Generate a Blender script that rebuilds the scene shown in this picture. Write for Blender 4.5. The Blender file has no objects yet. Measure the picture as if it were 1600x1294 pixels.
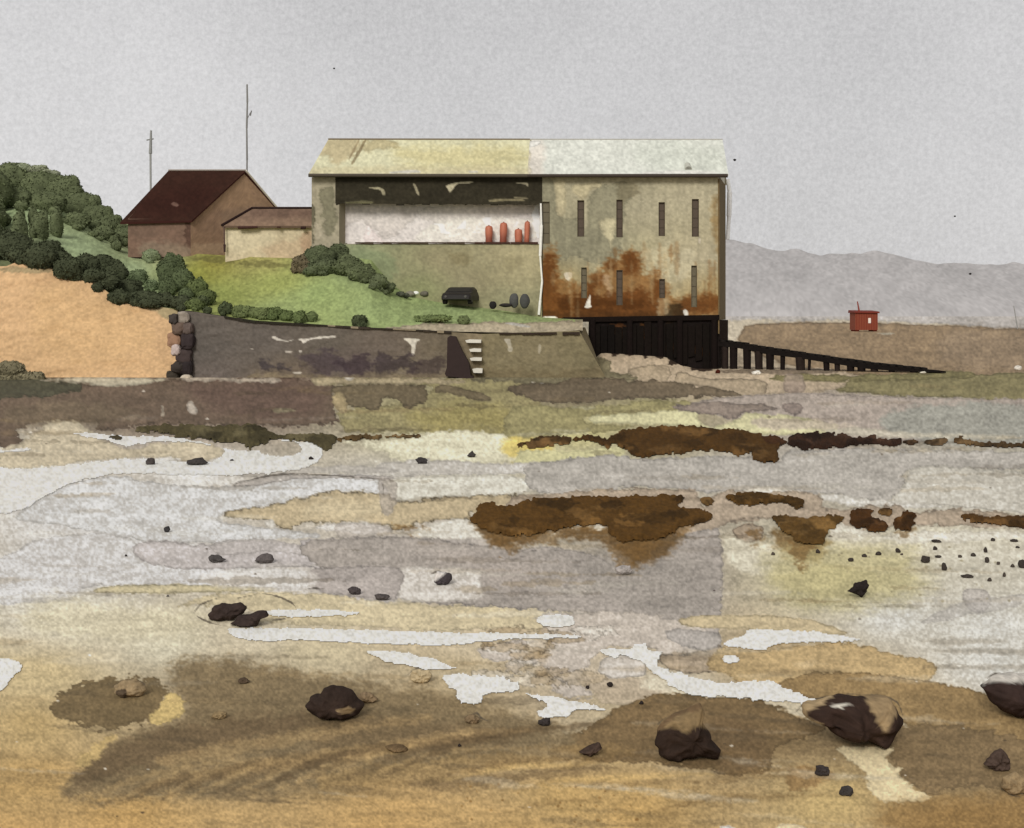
import bpy, bmesh, math, random
import numpy as np
random.seed(7); RNG = np.random.default_rng(11)
F = 1900.0; H = 4.0; CX = 800.0; HY = 490.0          # focal length (px of a 1600 px wide frame), eye height, optical centre
KH, KV = 0.83, 0.98                                   # how bright a white horizontal / vertical surface gets in this light
SC = bpy.context.scene; COL = SC.collection

# ------------------------------------------------------------------ noise and colour
def vnoise(x, y, s=0):
    x = np.asarray(x, float); y = np.asarray(y, float)
    xi = np.floor(x).astype(np.int64); yi = np.floor(y).astype(np.int64)
    xf = x - xi; yf = y - yi
    xf = xf*xf*(3-2*xf); yf = yf*yf*(3-2*yf)
    def h(a, b):
        n = (a*374761393 + b*668265263 + s*974634777) & 0xffffffff
        n = ((n ^ (n >> 13))*1274126177) & 0xffffffff
        n = ((n ^ (n >> 16))*2246822519) & 0xffffffff
        return ((n ^ (n >> 15)) & 0xffffff)/float(0xffffff)
    return (h(xi, yi)*(1-xf)+h(xi+1, yi)*xf)*(1-yf) + (h(xi, yi+1)*(1-xf)+h(xi+1, yi+1)*xf)*yf
def fbm(x, y, s=0, o=4):
    t = 0; a = .5; n = 0
    for i in range(o):
        t = t + a*vnoise(x*2**i, y*2**i, s+i*17); n += a; a *= .5
    return t/n
def lin(c):
    c = np.asarray(c, float)/255.0
    return np.where(c <= .04045, c/12.92, ((c+.055)/1.055)**2.4)
def alb(c, k): return np.clip(lin(c)/k, .003, .88)
def sm(a, b, x):
    t = np.clip((x-a)/(b-a), 0, 1); return t*t*(3-2*t)
def smooth_poly(p, n=4):
    p = np.array(p, float); N = len(p); out = []
    for i in range(N):
        a, b, c, d = p[i-1], p[i], p[(i+1) % N], p[(i+2) % N]
        for k in range(n):
            t = k/n
            out.append(.5*((2*b)+(c-a)*t+(2*a-5*b+4*c-d)*t*t+(3*b-a-3*c+d)*t**3))
    return np.array(out)
def sdf(px, py, poly):
    d = np.full(px.shape, 1e9); ins = np.zeros(px.shape, bool); N = len(poly)
    for i in range(N):
        ax, ay = poly[i]; bx, by = poly[(i+1) % N]
        ex, ey = bx-ax, by-ay; L = ex*ex+ey*ey+1e-9
        wx, wy = px-ax, py-ay
        t = np.clip((wx*ex+wy*ey)/L, 0, 1)
        d = np.minimum(d, (wx-ex*t)**2+(wy-ey*t)**2)
        c = ((ay > py) != (by > py))
        ins ^= c & (px < ex*(py-ay)/(ey if abs(ey) > 1e-9 else 1e-9)+ax)
    d = np.sqrt(d); return np.where(ins, -d, d)
def P(c, pts, soft=.9, edge=.10, rough=3., a=1., curve=True):
    return (c, pts, soft, edge, rough, a, curve)
def paint(px, py, base, patches=(), seed=1, grain=.06, mott=.07, streak=None):
    """colour of the surface (stains, wet patches, films of weed, painted light and shade) at each point"""
    col = base(px, py) if callable(base) else np.tile(np.array(base, float), (len(px), 1))
    col = np.array(col, float)
    for i, (c, pts, soft, edge, rough, a, curve) in enumerate(patches):
        pl = smooth_poly(pts) if curve else np.array(pts, float)
        m = rough+soft*1.5+3
        k = np.nonzero((px > pl[:, 0].min()-m) & (px < pl[:, 0].max()+m) & (py > pl[:, 1].min()-m) & (py < pl[:, 1].max()+m))[0]
        if not len(k): continue
        x, y = px[k], py[k]
        d = sdf(x, y, pl)
        rough = rough*1.35
        d = d+rough*(fbm(x/17+i*3, y/8, seed+i, 2)-.5)*2.0+rough*.5*(vnoise(x/6.5, y/3.2, seed+i+70)-.5)*2+rough*.5*(vnoise(x/3.0, y/2.2, seed+i+50)-.5)*1.5
        al = (1-sm(-soft, soft, d))*a
        if edge and soft < 4: e = 1-edge*2.0*np.exp(-np.abs(d+1.1)/1.2)*(d < 1)
        else: e = 1.0
        v = 1+.10*(fbm(x/30, y/12, seed+i+90, 3)-.5)
        cc = np.array(c, float)[None, :]*(e*v if np.ndim(e) else v)[:, None]
        col[k] = col[k]*(1-al[:, None])+cc*al[:, None]
    g = 1+grain*(vnoise(px/3.6, py/3.0, seed+300)-.5)*2.4+grain*(vnoise(px/1.8, py/1.8, seed+301)-.5)*1.4+mott*(fbm(px/22, py/16, seed+400, 4)-.5)*1.5
    if streak: g = g*(1+streak[2]*2*(fbm(px/streak[0], py/streak[1], seed+500, 4)-.5))
    return np.clip(col*g[:, None], 2, 250)
def idw(pts, pw=2.6, sy=1.9):
    A = np.array([(a, b) for a, b, *_ in pts], float); C = np.array([c for *_, c in pts], float)
    def f(px, py):
        out = np.zeros((len(px), 3)); W = np.zeros(len(px))
        wx = px+40*(fbm(px/90, py/40, 5, 3)-.5); wy = py+16*(fbm(px/80, py/30, 8, 3)-.5)
        for (a, b), c in zip(A, C):
            w = 1/(((wx-a)**2+(sy*(wy-b))**2)+300)**(pw/2)
            out += w[:, None]*c; W += w
        return out/W[:, None]
    return f
def pw(px, py, Y): return ((px-CX)*Y/F, Y, H-(py-HY)*Y/F)
def proj(V):
    Y = np.maximum(V[:, 1], 3.0)
    return CX+F*V[:, 0]/Y, HY+F*(H-V[:, 2])/Y

# ------------------------------------------------------------------ materials
def material(name, rough=.9, bump=.25, bscale=9., mott=.16, spec=.25, detail=8., coat=0.):
    m = bpy.data.materials.new(name); m.use_nodes = True; nt = m.node_tree; N = nt.nodes; L = nt.links
    b = N['Principled BSDF']; b.inputs['Roughness'].default_value = rough
    b.inputs['Specular IOR Level'].default_value = spec
    at = N.new('ShaderNodeAttribute'); at.attribute_name = 'Col'
    tc = N.new('ShaderNodeTexCoord')
    no = N.new('ShaderNodeTexNoise'); no.inputs['Scale'].default_value = bscale; no.inputs['Detail'].default_value = detail; no.inputs['Roughness'].default_value = .65
    L.new(tc.outputs['Object'], no.inputs['Vector'])
    mr = N.new('ShaderNodeMapRange'); mr.inputs['From Min'].default_value = .25; mr.inputs['From Max'].default_value = .75
    mr.inputs['To Min'].default_value = 1-mott; mr.inputs['To Max'].default_value = 1+mott
    L.new(no.outputs['Fac'], mr.inputs['Value'])
    mx = N.new('ShaderNodeVectorMath'); mx.operation = 'SCALE'
    L.new(at.outputs['Color'], mx.inputs[0]); L.new(mr.outputs['Result'], mx.inputs['Scale'])
    L.new(mx.outputs[0], b.inputs['Base Color'])
    bp = N.new('ShaderNodeBump'); bp.inputs['Strength'].default_value = bump; bp.inputs['Distance'].default_value = .05
    L.new(no.outputs['Fac'], bp.inputs['Height']); L.new(bp.outputs['Normal'], b.inputs['Normal'])
    return m
M = dict(
    sand=material('wet_sand', .95, .22, 5., .05, .05),
    water=material('pool_water_glare', .42, .05, 2.5, .03, .3),
    weed=material('bladder_weed', .95, .6, 6., .22, .04),
    render=material('weathered_render', .95, .35, 3., .07, .12),
    stone=material('sea_wall_stone', .95, .5, 2.2, .09, .12),
    roof=material('painted_roof_sheet', .95, .15, 2., .05, .05),
    dark=material('tarred_timber', .95, .5, 4., .25, .04),
    metal=material('weathered_metal', .7, .2, 6., .12, .3),
    rock=material('dark_rock', .95, .6, 5., .18, .06),
    leaf=material('foliage', 1., .1, 3., .12, .02),
    grass=material('grass_slope', 1., .5, 2.5, .10, .02),
    hill=material('far_hill', 1., .0, .004, .03, .0),
    skin=material('painted_steel', .5, .1, 8., .1, .35))

# ------------------------------------------------------------------ mesh builder
class MB:
    def __init__(s): s.v = []; s.f = []; s.c = []; s.n = 0
    def add(s, V, Fc, C, k=KV):
        V = np.asarray(V, float); C = np.asarray(C, float)
        if C.ndim == 1: C = np.tile(C, (len(V), 1))
        s.v.append(V); s.c.append(alb(C, k)); s.f += [tuple(i+s.n for i in f) for f in (Fc.tolist() if hasattr(Fc, 'tolist') else Fc)]
        s.n += len(V); return s
    def hexa(s, p, c, k=KV):                          # p: bottom 4 (ccw) + top 4
        return s.add(p, [(3, 2, 1, 0), (4, 5, 6, 7), (0, 1, 5, 4), (1, 2, 6, 5), (2, 3, 7, 6), (3, 0, 4, 7)], c, k)
    def box(s, x0, x1, y0, y1, z0, z1, c, k=KV):
        return s.hexa([(x0, y0, z0), (x1, y0, z0), (x1, y1, z0), (x0, y1, z0), (x0, y0, z1), (x1, y0, z1), (x1, y1, z1), (x0, y1, z1)], c, k)
    def pbox(s, px0, px1, py0, py1, Y, dep, c, k=KV): # box whose front face covers those picture coordinates at distance Y
        a = pw(px0, py0, Y); b = pw(px1, py1, Y)
        return s.box(a[0], b[0], Y, Y+dep, b[2], a[2], c, k)
    def tube(s, p0, p1, r0, r1, c, n=10, k=KV):
        p0 = np.array(p0, float); p1 = np.array(p1, float); d = p1-p0; d /= np.linalg.norm(d)
        u = np.cross(d, (0, 0, 1) if abs(d[2]) < .9 else (1, 0, 0)); u /= np.linalg.norm(u); w = np.cross(d, u)
        V = []
        for p, r in ((p0, r0), (p1, r1)):
            for i in range(n):
                a = 2*math.pi*i/n; V.append(p+r*(math.cos(a)*u+math.sin(a)*w))
        Fc = [(i, (i+1) % n, n+(i+1) % n, n+i) for i in range(n)]+[tuple(range(n))[::-1], tuple(range(n, 2*n))]
        return s.add(V, Fc, c, k)
    def prism(s, poly, Y, dep, c, k=KV):              # picture polygon given its own distance and thickness
        n = len(poly); V = [pw(x, y, Y) for x, y in poly]; V += [(x, y+dep, z) for x, y, z in V]
        return s.add(V, [tuple(range(n)), tuple(range(n, 2*n))[::-1]]+[(i, n+i, n+(i+1) % n, (i+1) % n) for i in range(n)], c, k)
    def panel(s, q, base, patches=(), step=1.6, seed=1, k=KV, grain=.06, holes=(), ex=(), ey=(), relief=0., mott=.07, streak=None):
        """finely divided quad (tl, tr, br, bl world corners); colours from paint(); holes in picture coordinates"""
        q = [np.array(p, float) for p in q]
        P4 = np.array(q); X, Yy = proj(P4)
        L = max(np.hypot(X[1]-X[0], Yy[1]-Yy[0]), np.hypot(X[2]-X[3], Yy[2]-Yy[3])); Lh = max(np.hypot(X[3]-X[0], Yy[3]-Yy[0]), np.hypot(X[2]-X[1], Yy[2]-Yy[1]))
        U = np.linspace(0, 1, max(2, int(L/step)+1)); Vv = np.linspace(0, 1, max(2, int(Lh/step)+1))
        if ex: U = np.unique(np.concatenate([U, [(e-X[0])/(X[1]-X[0]) for e in ex]]))
        if ey: Vv = np.unique(np.concatenate([Vv, [(e-Yy[0])/(Yy[3]-Yy[0]) for e in ey]]))
        uu, vv = np.meshgrid(U, Vv)
        G = (q[0]*((1-uu)*(1-vv))[..., None]+q[1]*(uu*(1-vv))[..., None]+q[2]*(uu*vv)[..., None]+q[3]*((1-uu)*vv)[..., None]).reshape(-1, 3)
        nv, nu = uu.shape; I = np.arange(nv*nu).reshape(nv, nu)
        Fc = np.stack([I[:-1, :-1], I[1:, :-1], I[1:, 1:], I[:-1, 1:]], -1).reshape(-1, 4)
        px, py = proj(G)
        if holes:
            cx = px[Fc].mean(1); cy = py[Fc].mean(1); keep = np.ones(len(Fc), bool)
            for a, b, c, d in holes: keep &= ~((cx > a) & (cx < c) & (cy > b) & (cy < d))
            Fc = Fc[keep]
        if relief:
            nrm = np.cross(q[1]-q[0], q[3]-q[0]); nrm /= np.linalg.norm(nrm)
            ed = (sm(0, .03, uu)*sm(0, .03, 1-uu)*sm(0, .05, vv)*sm(0, .05, 1-vv)).reshape(-1)
            G = G-nrm[None]*(relief*(fbm(px/14, py/9, seed+7, 3)-.5)*ed)[:, None]
        return s.add(G, Fc, paint(px, py, base, patches, seed, grain, mott, streak), k)
    def build(s, name, mat, parent=None, smooth=False, loc=None):
        V = np.concatenate(s.v); C = np.concatenate(s.c)
        me = bpy.data.meshes.new(name)
        off = np.zeros(3)
        if parent is not None: off = np.array(world_loc(parent))
        elif loc is not None: off = np.array(loc, float)
        fl = [len(f) for f in s.f]; idx = np.fromiter((i for f in s.f for i in f), np.int32)
        me.vertices.add(len(V)); me.vertices.foreach_set('co', (V-off).astype(np.float32).ravel())
        me.loops.add(len(idx)); me.loops.foreach_set('vertex_index', idx)
        me.polygons.add(len(fl)); st = np.concatenate([[0], np.cumsum(fl)[:-1]]).astype(np.int32)
        me.polygons.foreach_set('loop_start', st); me.polygons.foreach_set('loop_total', np.array(fl, np.int32))
        me.polygons.foreach_set('use_smooth', np.full(len(fl), smooth))
        a = me.color_attributes.new('Col', 'FLOAT_COLOR', 'POINT')
        a.data.foreach_set('color', np.concatenate([C, np.ones((len(C), 1))], 1).astype(np.float32).ravel())
        me.update(calc_edges=True); me.validate()
        me.materials.append(M[mat])
        o = bpy.data.objects.new(name, me); COL.objects.link(o)
        if parent is not None: o.parent = parent
        elif loc is not None: o.location = loc
        return o
def world_loc(o):
    p = np.array(o.location)
    while o.parent is not None: o = o.parent; p = p+np.array(o.location)
    return p
def thing(name, label, cat, loc, group=None):
    o = bpy.data.objects.new(name, None); COL.objects.link(o); o.location = loc; o.empty_display_size = .3
    return tag(o, label, cat, group)
def tag(o, label, cat, group=None, kind=None):
    o['label'] = label; o['category'] = cat
    if group: o['group'] = group
    if kind: o['kind'] = kind
    return o
def struct(o, kind='structure'): o['kind'] = kind; return o

# ------------------------------------------------------------------ beach
def sandtone(c):
    mx = c.max(1, keepdims=True); mn = c.min(1, keepdims=True); s_ = (mx-mn)/mx; L = c@np.array([.3, .59, .11])[:, None]
    g = np.clip(1-s_*4, 0, 1); w = sm(125, 165, L)*(1-sm(185, 205, L))
    c = c*(1-.10*(1-sm(60, 170, L)))+w*2*np.clip(s_*3, 0, 1)
    c = c+g*sm(100, 150, L)*(1-sm(190, 205, L))*np.array([[-1, -4, -8.]])
    return c
def bump_z(X, Y):
    m = np.interp(X, [5.8, 8.5, 11.1, 12.0, 13.4, 14.0], [1.2, 1.05, .85, .3, .0, 0.])*sm(73., 88., Y)*sm(5.2, 6.6, X)*(1-sm(100, 140, Y))
    # low sand swells and runnels
    r = .035*(fbm(X/3.0, Y/1.6, 3, 3)-.5)*sm(8, 14, Y)*(1-sm(120, 200, Y))
    return m+r
W_ = (219, 217, 210)
GB = idw([(100,620,(114,100,82)),(400,620,(112,96,82)),(250,640,(116,100,84)),(650,645,(142,134,98)),(900,610,(120,110,88)),(1100,588,(178,161,138)),
 (1300,530,(146,132,112)),(1500,540,(142,128,108)),(1180,520,(160,146,124)),(1550,600,(130,122,92)),(1500,650,(152,150,142)),(1300,650,(166,156,146)),(1000,640,(150,142,108)),
 (900,680,(190,182,130)),(700,690,(206,203,176)),(300,740,(212,210,204)),(50,720,(206,201,186)),(100,800,(203,202,200)),(250,850,(199,198,196)),(600,760,(190,187,180)),
 (900,740,(180,176,168)),(1200,740,(172,169,163)),(1500,760,(184,182,173)),(1500,850,(192,187,168)),(1300,900,(180,174,142)),(1000,900,(158,152,146)),(700,860,(170,165,160)),
 (500,900,(186,182,177)),(100,900,(200,200,200)),(100,960,(208,204,188)),(250,1000,(200,194,172)),(400,990,(200,190,166)),(500,1020,(190,178,148)),(60,1060,(190,172,132)),(50,1130,(178,154,108)),(50,1220,(178,148,98)),
 (350,1090,(142,124,95)),(450,1130,(138,120,90)),(600,1150,(138,118,86)),(450,1200,(130,112,82)),(700,1050,(180,164,132)),(730,1010,(200,186,158)),(700,1110,(150,130,96)),
 (200,1280,(186,152,98)),(600,1280,(180,146,94)),(900,1250,(182,152,100)),(1000,1270,(184,152,98)),(1200,1150,(136,115,82)),(1400,1150,(132,112,82)),(1500,1200,(136,118,88)),(1300,1250,(186,162,112)),
 (1500,1290,(150,120,76)),(1400,960,(204,203,196)),(1550,980,(204,203,196)),(1550,1040,(204,203,196)),(1200,1040,(168,144,104)),(900,1050,(188,176,156)),(950,1110,(172,158,130)),(1050,1060,(196,186,165)),
 (800,1330,(180,148,96)),(1600,1330,(150,122,80)),(0,1330,(186,150,96)),(0,500,(150,146,136)),(800,500,(150,146,136)),(1600,500,(156,150,142))])
GP = [
 # far shore and estuary edge
 P((176,173,170),[(1100,480),(1900,480),(1900,516),(1600,513),(1500,509),(1400,505),(1330,503),(1250,503),(1180,506),(1100,506)],1.0,.1,1.5),
 P((190,180,160),[(1120,505),(1180,500),(1240,502),(1330,501),(1480,506),(1480,509),(1380,505),(1250,505),(1180,508),(1150,530),(1160,540),(1120,530)],1.5,.05,2),
 P((143,123,97), [(1160,515),(1175,506),(1250,504),(1350,504),(1480,508),(1600,514),(2000,520),(2000,600),(1600,590),(1400,590),(1250,575),(1160,540)],1.0,.12,1.5),
 P((144,126,104),[(1480,520),(1600,520),(1800,530),(1800,580),(1500,575)],14,0,6,.7),
 P((178,168,148),[(1370,521),(1385,519),(1398,521),(1385,524)],.8,.1,1),
 # upper mud, left
 P((114,98,83),[(-200,590),(0,590),(50,592),(130,598),(270,594),(500,592),(520,598),(518,632),(525,648),(530,660),(480,664),(430,666),(330,665),(215,668),(150,672),(150,660),(75,660),(30,672),(30,690),(0,702),(-200,702)],1,.14,4),
 P((108,88,78),[(300,600),(480,598),(500,640),(430,655),(330,640)],16,0,6,.7),
 P((122,108,88),[(10,640),(120,625),(220,650),(120,668),(30,668)],12,0,6,.7),
 P((88,86,70),[(-100,570),(10,562),(60,590),(125,600),(120,612),(80,618),(0,624),(-100,624)],1.5,.14,3),
 P((188,180,158),[(60,594),(150,588),(250,592),(240,598),(200,602),(160,604),(120,598)],1,.15,2),
 P((206,202,190),[(150,585),(195,584),(230,588),(200,591),(160,591)],1,.15,1),
 P((178,166,150),[(290,585),(330,583),(360,590),(430,592),(430,597),(360,596),(290,596)],1,.1,2),
 P((188,178,165),[(292,632),(300,627),(308,640),(306,647),(296,645)],.8,.12,1),P((176,164,146),[(252,634),(257,636),(256,650),(252,648)],.8,.1,1),
 P((160,148,120),[(428,640),(440,637),(462,640),(458,644),(430,645)],.8,.1,1),
 # olive middle
 P((146,137,100),[(530,650),(540,640),(620,632),(670,612),(660,600),(520,602),(500,594),(600,590),(730,590),(860,592),(800,680),(690,682),(640,676),(560,678),(535,668)],1.2,.08,4),
 P((160,148,92),[(640,650),(740,630),(800,650),(780,672),(680,672)],16,0,6,.6),
 P((116,104,82),[(520,605),(600,600),(660,601),(668,622),(640,640),(620,626),(600,622),(590,638),(548,636),(535,622)],1,.14,3),
 P((162,146,112),[(520,618),(533,612),(542,630),(540,645),(525,640)],1,.1,2),
 P((172,158,128),[(487,590),(560,588),(700,592),(720,600),(600,600),(508,602),(500,606)],1,.1,2),
 P((122,110,86),[(680,604),(700,602),(740,610),(768,620),(765,628),(730,622),(700,614),(682,612)],1,.12,2),
 P((206,200,186),[(537,587),(555,588),(548,595),(540,594)],.8,.1,1),P((196,190,178),[(827,594),(835,592),(858,595),(850,600),(830,600)],.8,.2,1,1,False),
 # pinkish sand and tan blobs, right of the wall
 P((180,163,139), [(935,552),(960,545),(1050,548),(1130,580),(1200,575),(1320,580),(1330,600),(1250,615),(1100,612),(1045,596),(1040,602),(950,582)],1.2,.08,2),
 P((166,150,126),[(1055,585),(1065,580),(1100,590),(1185,593),(1198,606),(1190,620),(1150,618),(1090,603),(1058,600)],1,.14,2),
 P((168,152,128),[(980,580),(1000,572),(1040,570),(1048,585),(1038,600),(1000,598)],1,.12,2),
 P((128,120,95),[(735,560),(940,560),(955,580),(1000,592),(900,598),(740,594)],1.2,.1,3),
 P((132,124,90),[(1320,603),(1340,592),(1500,585),(1700,585),(1700,630),(1570,626),(1500,622),(1380,618),(1312,611)],1.1,.12,2),
 P((130,122,86),[(1205,590),(1240,584),(1350,586),(1500,580),(1500,592),(1250,596),(1210,594)],1.2,.1,2),
 P((118,104,88),[(1130,577),(1200,577),(1300,578),(1290,584),(1180,584),(1130,582)],1.5,.05,2,.8),
 P((158,142,128),[(1226,590),(1232,585),(1252,585),(1256,592),(1256,612),(1226,612)],1,.1,1,.8),
 P((168,158,149),[(1060,634),(1150,618),(1250,615),(1330,616),(1500,622),(1700,630),(1700,700),(1400,686),(1300,664),(1150,656),(1100,642)],1,.1,2),
 P((152,154,147),[(1400,642),(1500,630),(1590,634),(1700,660),(1700,700),(1450,688),(1380,668)],5,0,4,.9),
 P((116,103,84),[(800,602),(880,596),(900,588),(980,593),(1080,600),(1150,613),(1140,620),(1040,621),(980,624),(900,631),(860,630),(805,618)],1,.13,3),
 P((150,142,102),[(800,634),(880,637),(960,632),(1050,624),(1080,640),(925,650),(930,662),(1000,664),(960,672),(880,680),(795,690)],1.2,.08,3),
 P((204,199,158),[(925,650),(970,647),(1090,640),(1090,652),(1110,668),(1150,656),(1180,645),(1300,662),(1290,678),(1200,680),(1100,670),(1000,663),(928,660)],1,.1,2),
 P((186,174,158),[(1180,655),(1300,658),(1340,668),(1260,672),(1190,668)],3,.0,3,.8),
 P((142,130,120),[(1055,634),(1120,628),(1200,634),(1210,640),(1165,645),(1150,655),(1120,650),(1065,643)],1,.12,2),
 P((142,130,122),[(1222,633),(1250,630),(1254,640),(1245,650),(1228,645)],1,.1,2),
 P((198,192,174),[(1340,668),(1420,676),(1600,680),(1600,686),(1400,684),(1300,678),(1300,670)],2,.05,2,.8),
 # pale belt under the weed
 P((216,211,184),[(530,690),(600,690),(660,680),(690,674),(770,676),(800,690),(830,710),(800,722),(700,722),(620,720),(600,704)],1.2,.08,3),
 P((210,188,104),[(785,690),(830,682),(865,700),(850,712),(810,716),(788,708)],6,0,4,.8),
 P((202,197,152),[(825,700),(900,705),(960,698),(975,716),(900,730),(840,738),(808,735),(808,712)],1.5,.06,3),
 P((192,189,182),[(600,722),(700,718),(800,724),(960,716),(900,738),(760,742),(620,744),(590,735)],1.2,.07,2),
 P((206,203,190),[(610,748),(800,744),(830,765),(800,774),(700,776),(640,786),(612,778)],1.2,.08,2),
 P((174,171,165),[(838,722),(960,712),(1000,716),(1150,712),(1215,722),(1240,703),(1400,702),(1700,710),(1700,738),(1440,730),(1412,760),(1392,782),(1350,780),(1230,768),(1100,770),(1050,765),(980,763),(900,776),(830,765),(820,742)],1,.12,3),
 P((214,210,200),[(1165,765),(1200,760),(1235,765),(1250,770),(1200,771),(1170,769)],.9,.1,1.5),
 P((192,189,179),[(1394,784),(1412,760),(1440,729),(1600,737),(1700,740),(1700,806),(1500,792),(1400,790)],1,.1,2),
 P((208,205,196),[(1290,772),(1360,782),(1400,785),(1480,792),(1380,792),(1295,785)],1.2,.06,2),
 P((182,166,138),[(28,715),(60,700),(28,692)],1,.1,2,.5),
 # tan wash, upper left
 P((192,181,157),[(-150,702),(0,700),(35,690),(60,672),(75,660),(115,658),(145,678),(200,702),(250,692),(310,690),(345,698),(345,712),(310,722),(250,716),(150,720),(110,724),(60,730),(-150,735)],1.1,.08,3),
 # left wet sand, shades of grey
 P((202,202,200),[(25,812),(60,780),(120,752),(180,744),(260,756),(380,760),(430,748),(500,742),(590,746),(600,790),(500,776),(430,790),(360,800),(350,815),(500,836),(440,842),(330,850),(300,847),(230,846),(150,832),(80,818)],1,.10,2),
 P((178,175,170),[(370,735),(460,728),(600,730),(620,738),(500,740),(440,745),(380,745)],1.2,.06,2,.7),
 P((178,173,168),[(365,757),(440,742),(600,744),(604,750),(500,748),(440,752),(400,760)],.9,.16,1.5,.8),
 P((201,200,198),[(-100,875),(0,872),(60,842),(150,832),(210,845),(215,870),(300,880),(480,892),(480,920),(400,920),(150,915),(100,940),(-100,940)],1,.09,2),
 P((186,182,181),[(210,854),(235,845),(330,852),(400,843),(470,853),(480,843),(625,840),(700,842),(625,872),(625,935),(560,940),(490,920),(490,888),(330,890),(250,885),(212,868)],1,.12,2),
 P((178,174,172),[(330,850),(410,842),(470,852),(480,870),(420,862),(350,868)],1,.1,2,.8),
 P((192,181,148),[(150,922),(180,915),(300,913),(400,917),(432,920),(400,924),(260,927),(160,927)],.9,.14,1.5),
 P((205,196,168),[(60,945),(120,938),(200,945),(280,950),(330,975),(260,1000),(120,1000),(40,980)],20,0,8,.8),
 P((197,184,152),[(280,948),(330,930),(490,926),(600,940),(740,945),(880,940),(890,960),(890,985),(800,982),(700,986),(560,978),(410,972),(395,955),(350,945)],1.3,.10,3),
 # second, buff band
 P((186,170,138),[(352,802),(390,794),(420,790),(470,778),(520,769),(600,771),(620,785),(700,776),(830,774),(800,800),(740,802),(735,814),(700,812),(640,822),(615,832),(600,820),(520,818),(470,818),(450,830),(420,816),(365,808)],1.,.26,3),
 P((204,190,158),[(480,790),(540,780),(600,785),(590,805),(500,808)],10,0,5,.7),
 P((214,210,200),[(412,816),(425,812),(430,822),(422,826)],.8,.1,1),P((216,212,204),[(500,822),(560,815),(600,822),(606,834),(560,834),(505,828)],1,.1,2),
 P((214,210,198),[(640,836),(660,822),(720,810),(750,822),(780,840),(720,842),(650,842)],1,.1,2),
 P((165,158,150),[(592,750),(620,752),(618,790),(606,808),(596,795)],1,.1,1.5,.7),
 P((172,166,160),[(525,820),(600,820),(620,850),(540,845)],1.2,.1,2,.6),
 P((168,153,134),[(800,776),(880,772),(950,764),(1060,764),(1090,772),(1100,790),(1130,769),(1200,768),(1280,770),(1292,795),(1400,788),(1420,800),(1500,795),(1600,805),(1700,808),(1700,832),(1600,828),(1430,822),(1330,832),(1300,818),(1280,835),(1250,815),(1150,815),(1110,832),(1060,838),(1000,825),(900,830),(800,825)],1,.13,3),
 P((160,144,124),[(1145,828),(1165,818),(1190,824),(1190,840),(1170,848),(1150,840)],1,.16,2),
 P((216,212,198),[(850,834),(885,822),(935,819),(948,836),(900,834),(860,838)],.9,.1,2),
 P((206,200,180),[(1130,835),(1150,842),(1200,850),(1215,835),(1250,855),(1290,850),(1300,822),(1330,824),(1360,836),(1450,826),(1700,832),(1700,870),(1500,880),(1400,900),(1300,880),(1200,900),(1140,880)],5,0,3),
 P((214,209,194),[(1310,818),(1340,824),(1370,836),(1440,830),(1600,832),(1600,842),(1400,848),(1300,846),(1298,830)],1,.06,3),
 P((162,156,150),[(480,845),(640,840),(800,856),(900,858),(960,880),(1000,855),(1100,828),(1125,832),(1128,900),(1125,985),(1100,990),(1050,985),(1000,960),(900,958),(780,950),(625,935),(620,900),(500,888)],1.1,.12,3),  # grey block takes in the building's reflection, painted onto the sand
 P((170,162,155),[(640,850),(760,858),(840,880),(800,930),(760,900),(700,880)],18,0,6,.6),
 P((152,147,141),[(900,875),(1100,870),(1110,960),(980,950)],18,0,6,.6),
 P((203,198,190),[(622,890),(700,887),(757,893),(750,905),(752,935),(700,940),(640,938),(622,930)],1,.1,2),
 P((170,164,160),[(488,890),(620,888),(622,930),(600,938),(500,924)],1,.1,2),
 P((206,202,195),[(330,892),(480,890),(488,922),(440,925),(330,915)],4,.0,3,.7),
 P((112,86,52),[(740,812),(800,820),(900,822),(950,830),(1060,832),(1045,865),(1000,882),(985,880),(960,855),(900,842),(860,832),(830,850),(780,852),(750,835)],7,0,5,.9),
 P((118,92,54), [(1215,828),(1290,845),(1292,862),(1270,880),(1230,870),(1210,850)],8,0,5,.85),
 P((178,168,122),[(1200,870),(1300,850),(1450,870),(1440,930),(1300,950),(1220,930)],24,0,6,.75),
 P((198,194,180),[(1450,860),(1700,850),(1700,930),(1460,920)],18,0,6,.6),
 P((172,168,164),[(1503,925),(1520,918),(1545,925),(1545,950),(1525,958),(1508,945)],1,.1,1,.8),
 P((182,180,177),[(1440,970),(1500,940),(1545,935),(1600,930),(1600,945),(1520,960),(1460,975)],1.2,.08,2,.6),
 # lower runnels
 P((190,182,172),[(850,958),(1000,960),(1110,985),(1130,1040),(1060,1038),(1010,1010),(950,1015),(905,1060),(930,1090),(870,1085),(850,1040),(760,1030),(755,1010),(800,1000),(850,1000)],1.4,.12,4),
 P((174,160,140),[(905,1055),(930,1085),(950,1100),(1010,1095),(1040,1075),(1000,1060),(940,1056)],3,.1,4,.7),
 P((168,150,124),[(845,1000),(860,1000),(852,1040),(862,1060),(845,1060),(838,1030)],6,0,4,.5),
 P((168,152,130),[(1030,1025),(1060,1020),(1100,1018),(1130,1012),(1140,1040),(1110,1050),(1070,1052),(1035,1040)],3,.3,4,.9),
 P((192,176,142),[(1060,966),(1130,960),(1250,965),(1290,975),(1327,992),(1260,992),(1180,985),(1080,980)],1,.13,2),
 P((176,172,168),[(1045,985),(1120,988),(1122,1010),(1090,1016),(1045,1000)],1,.12,2,.9),
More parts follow.
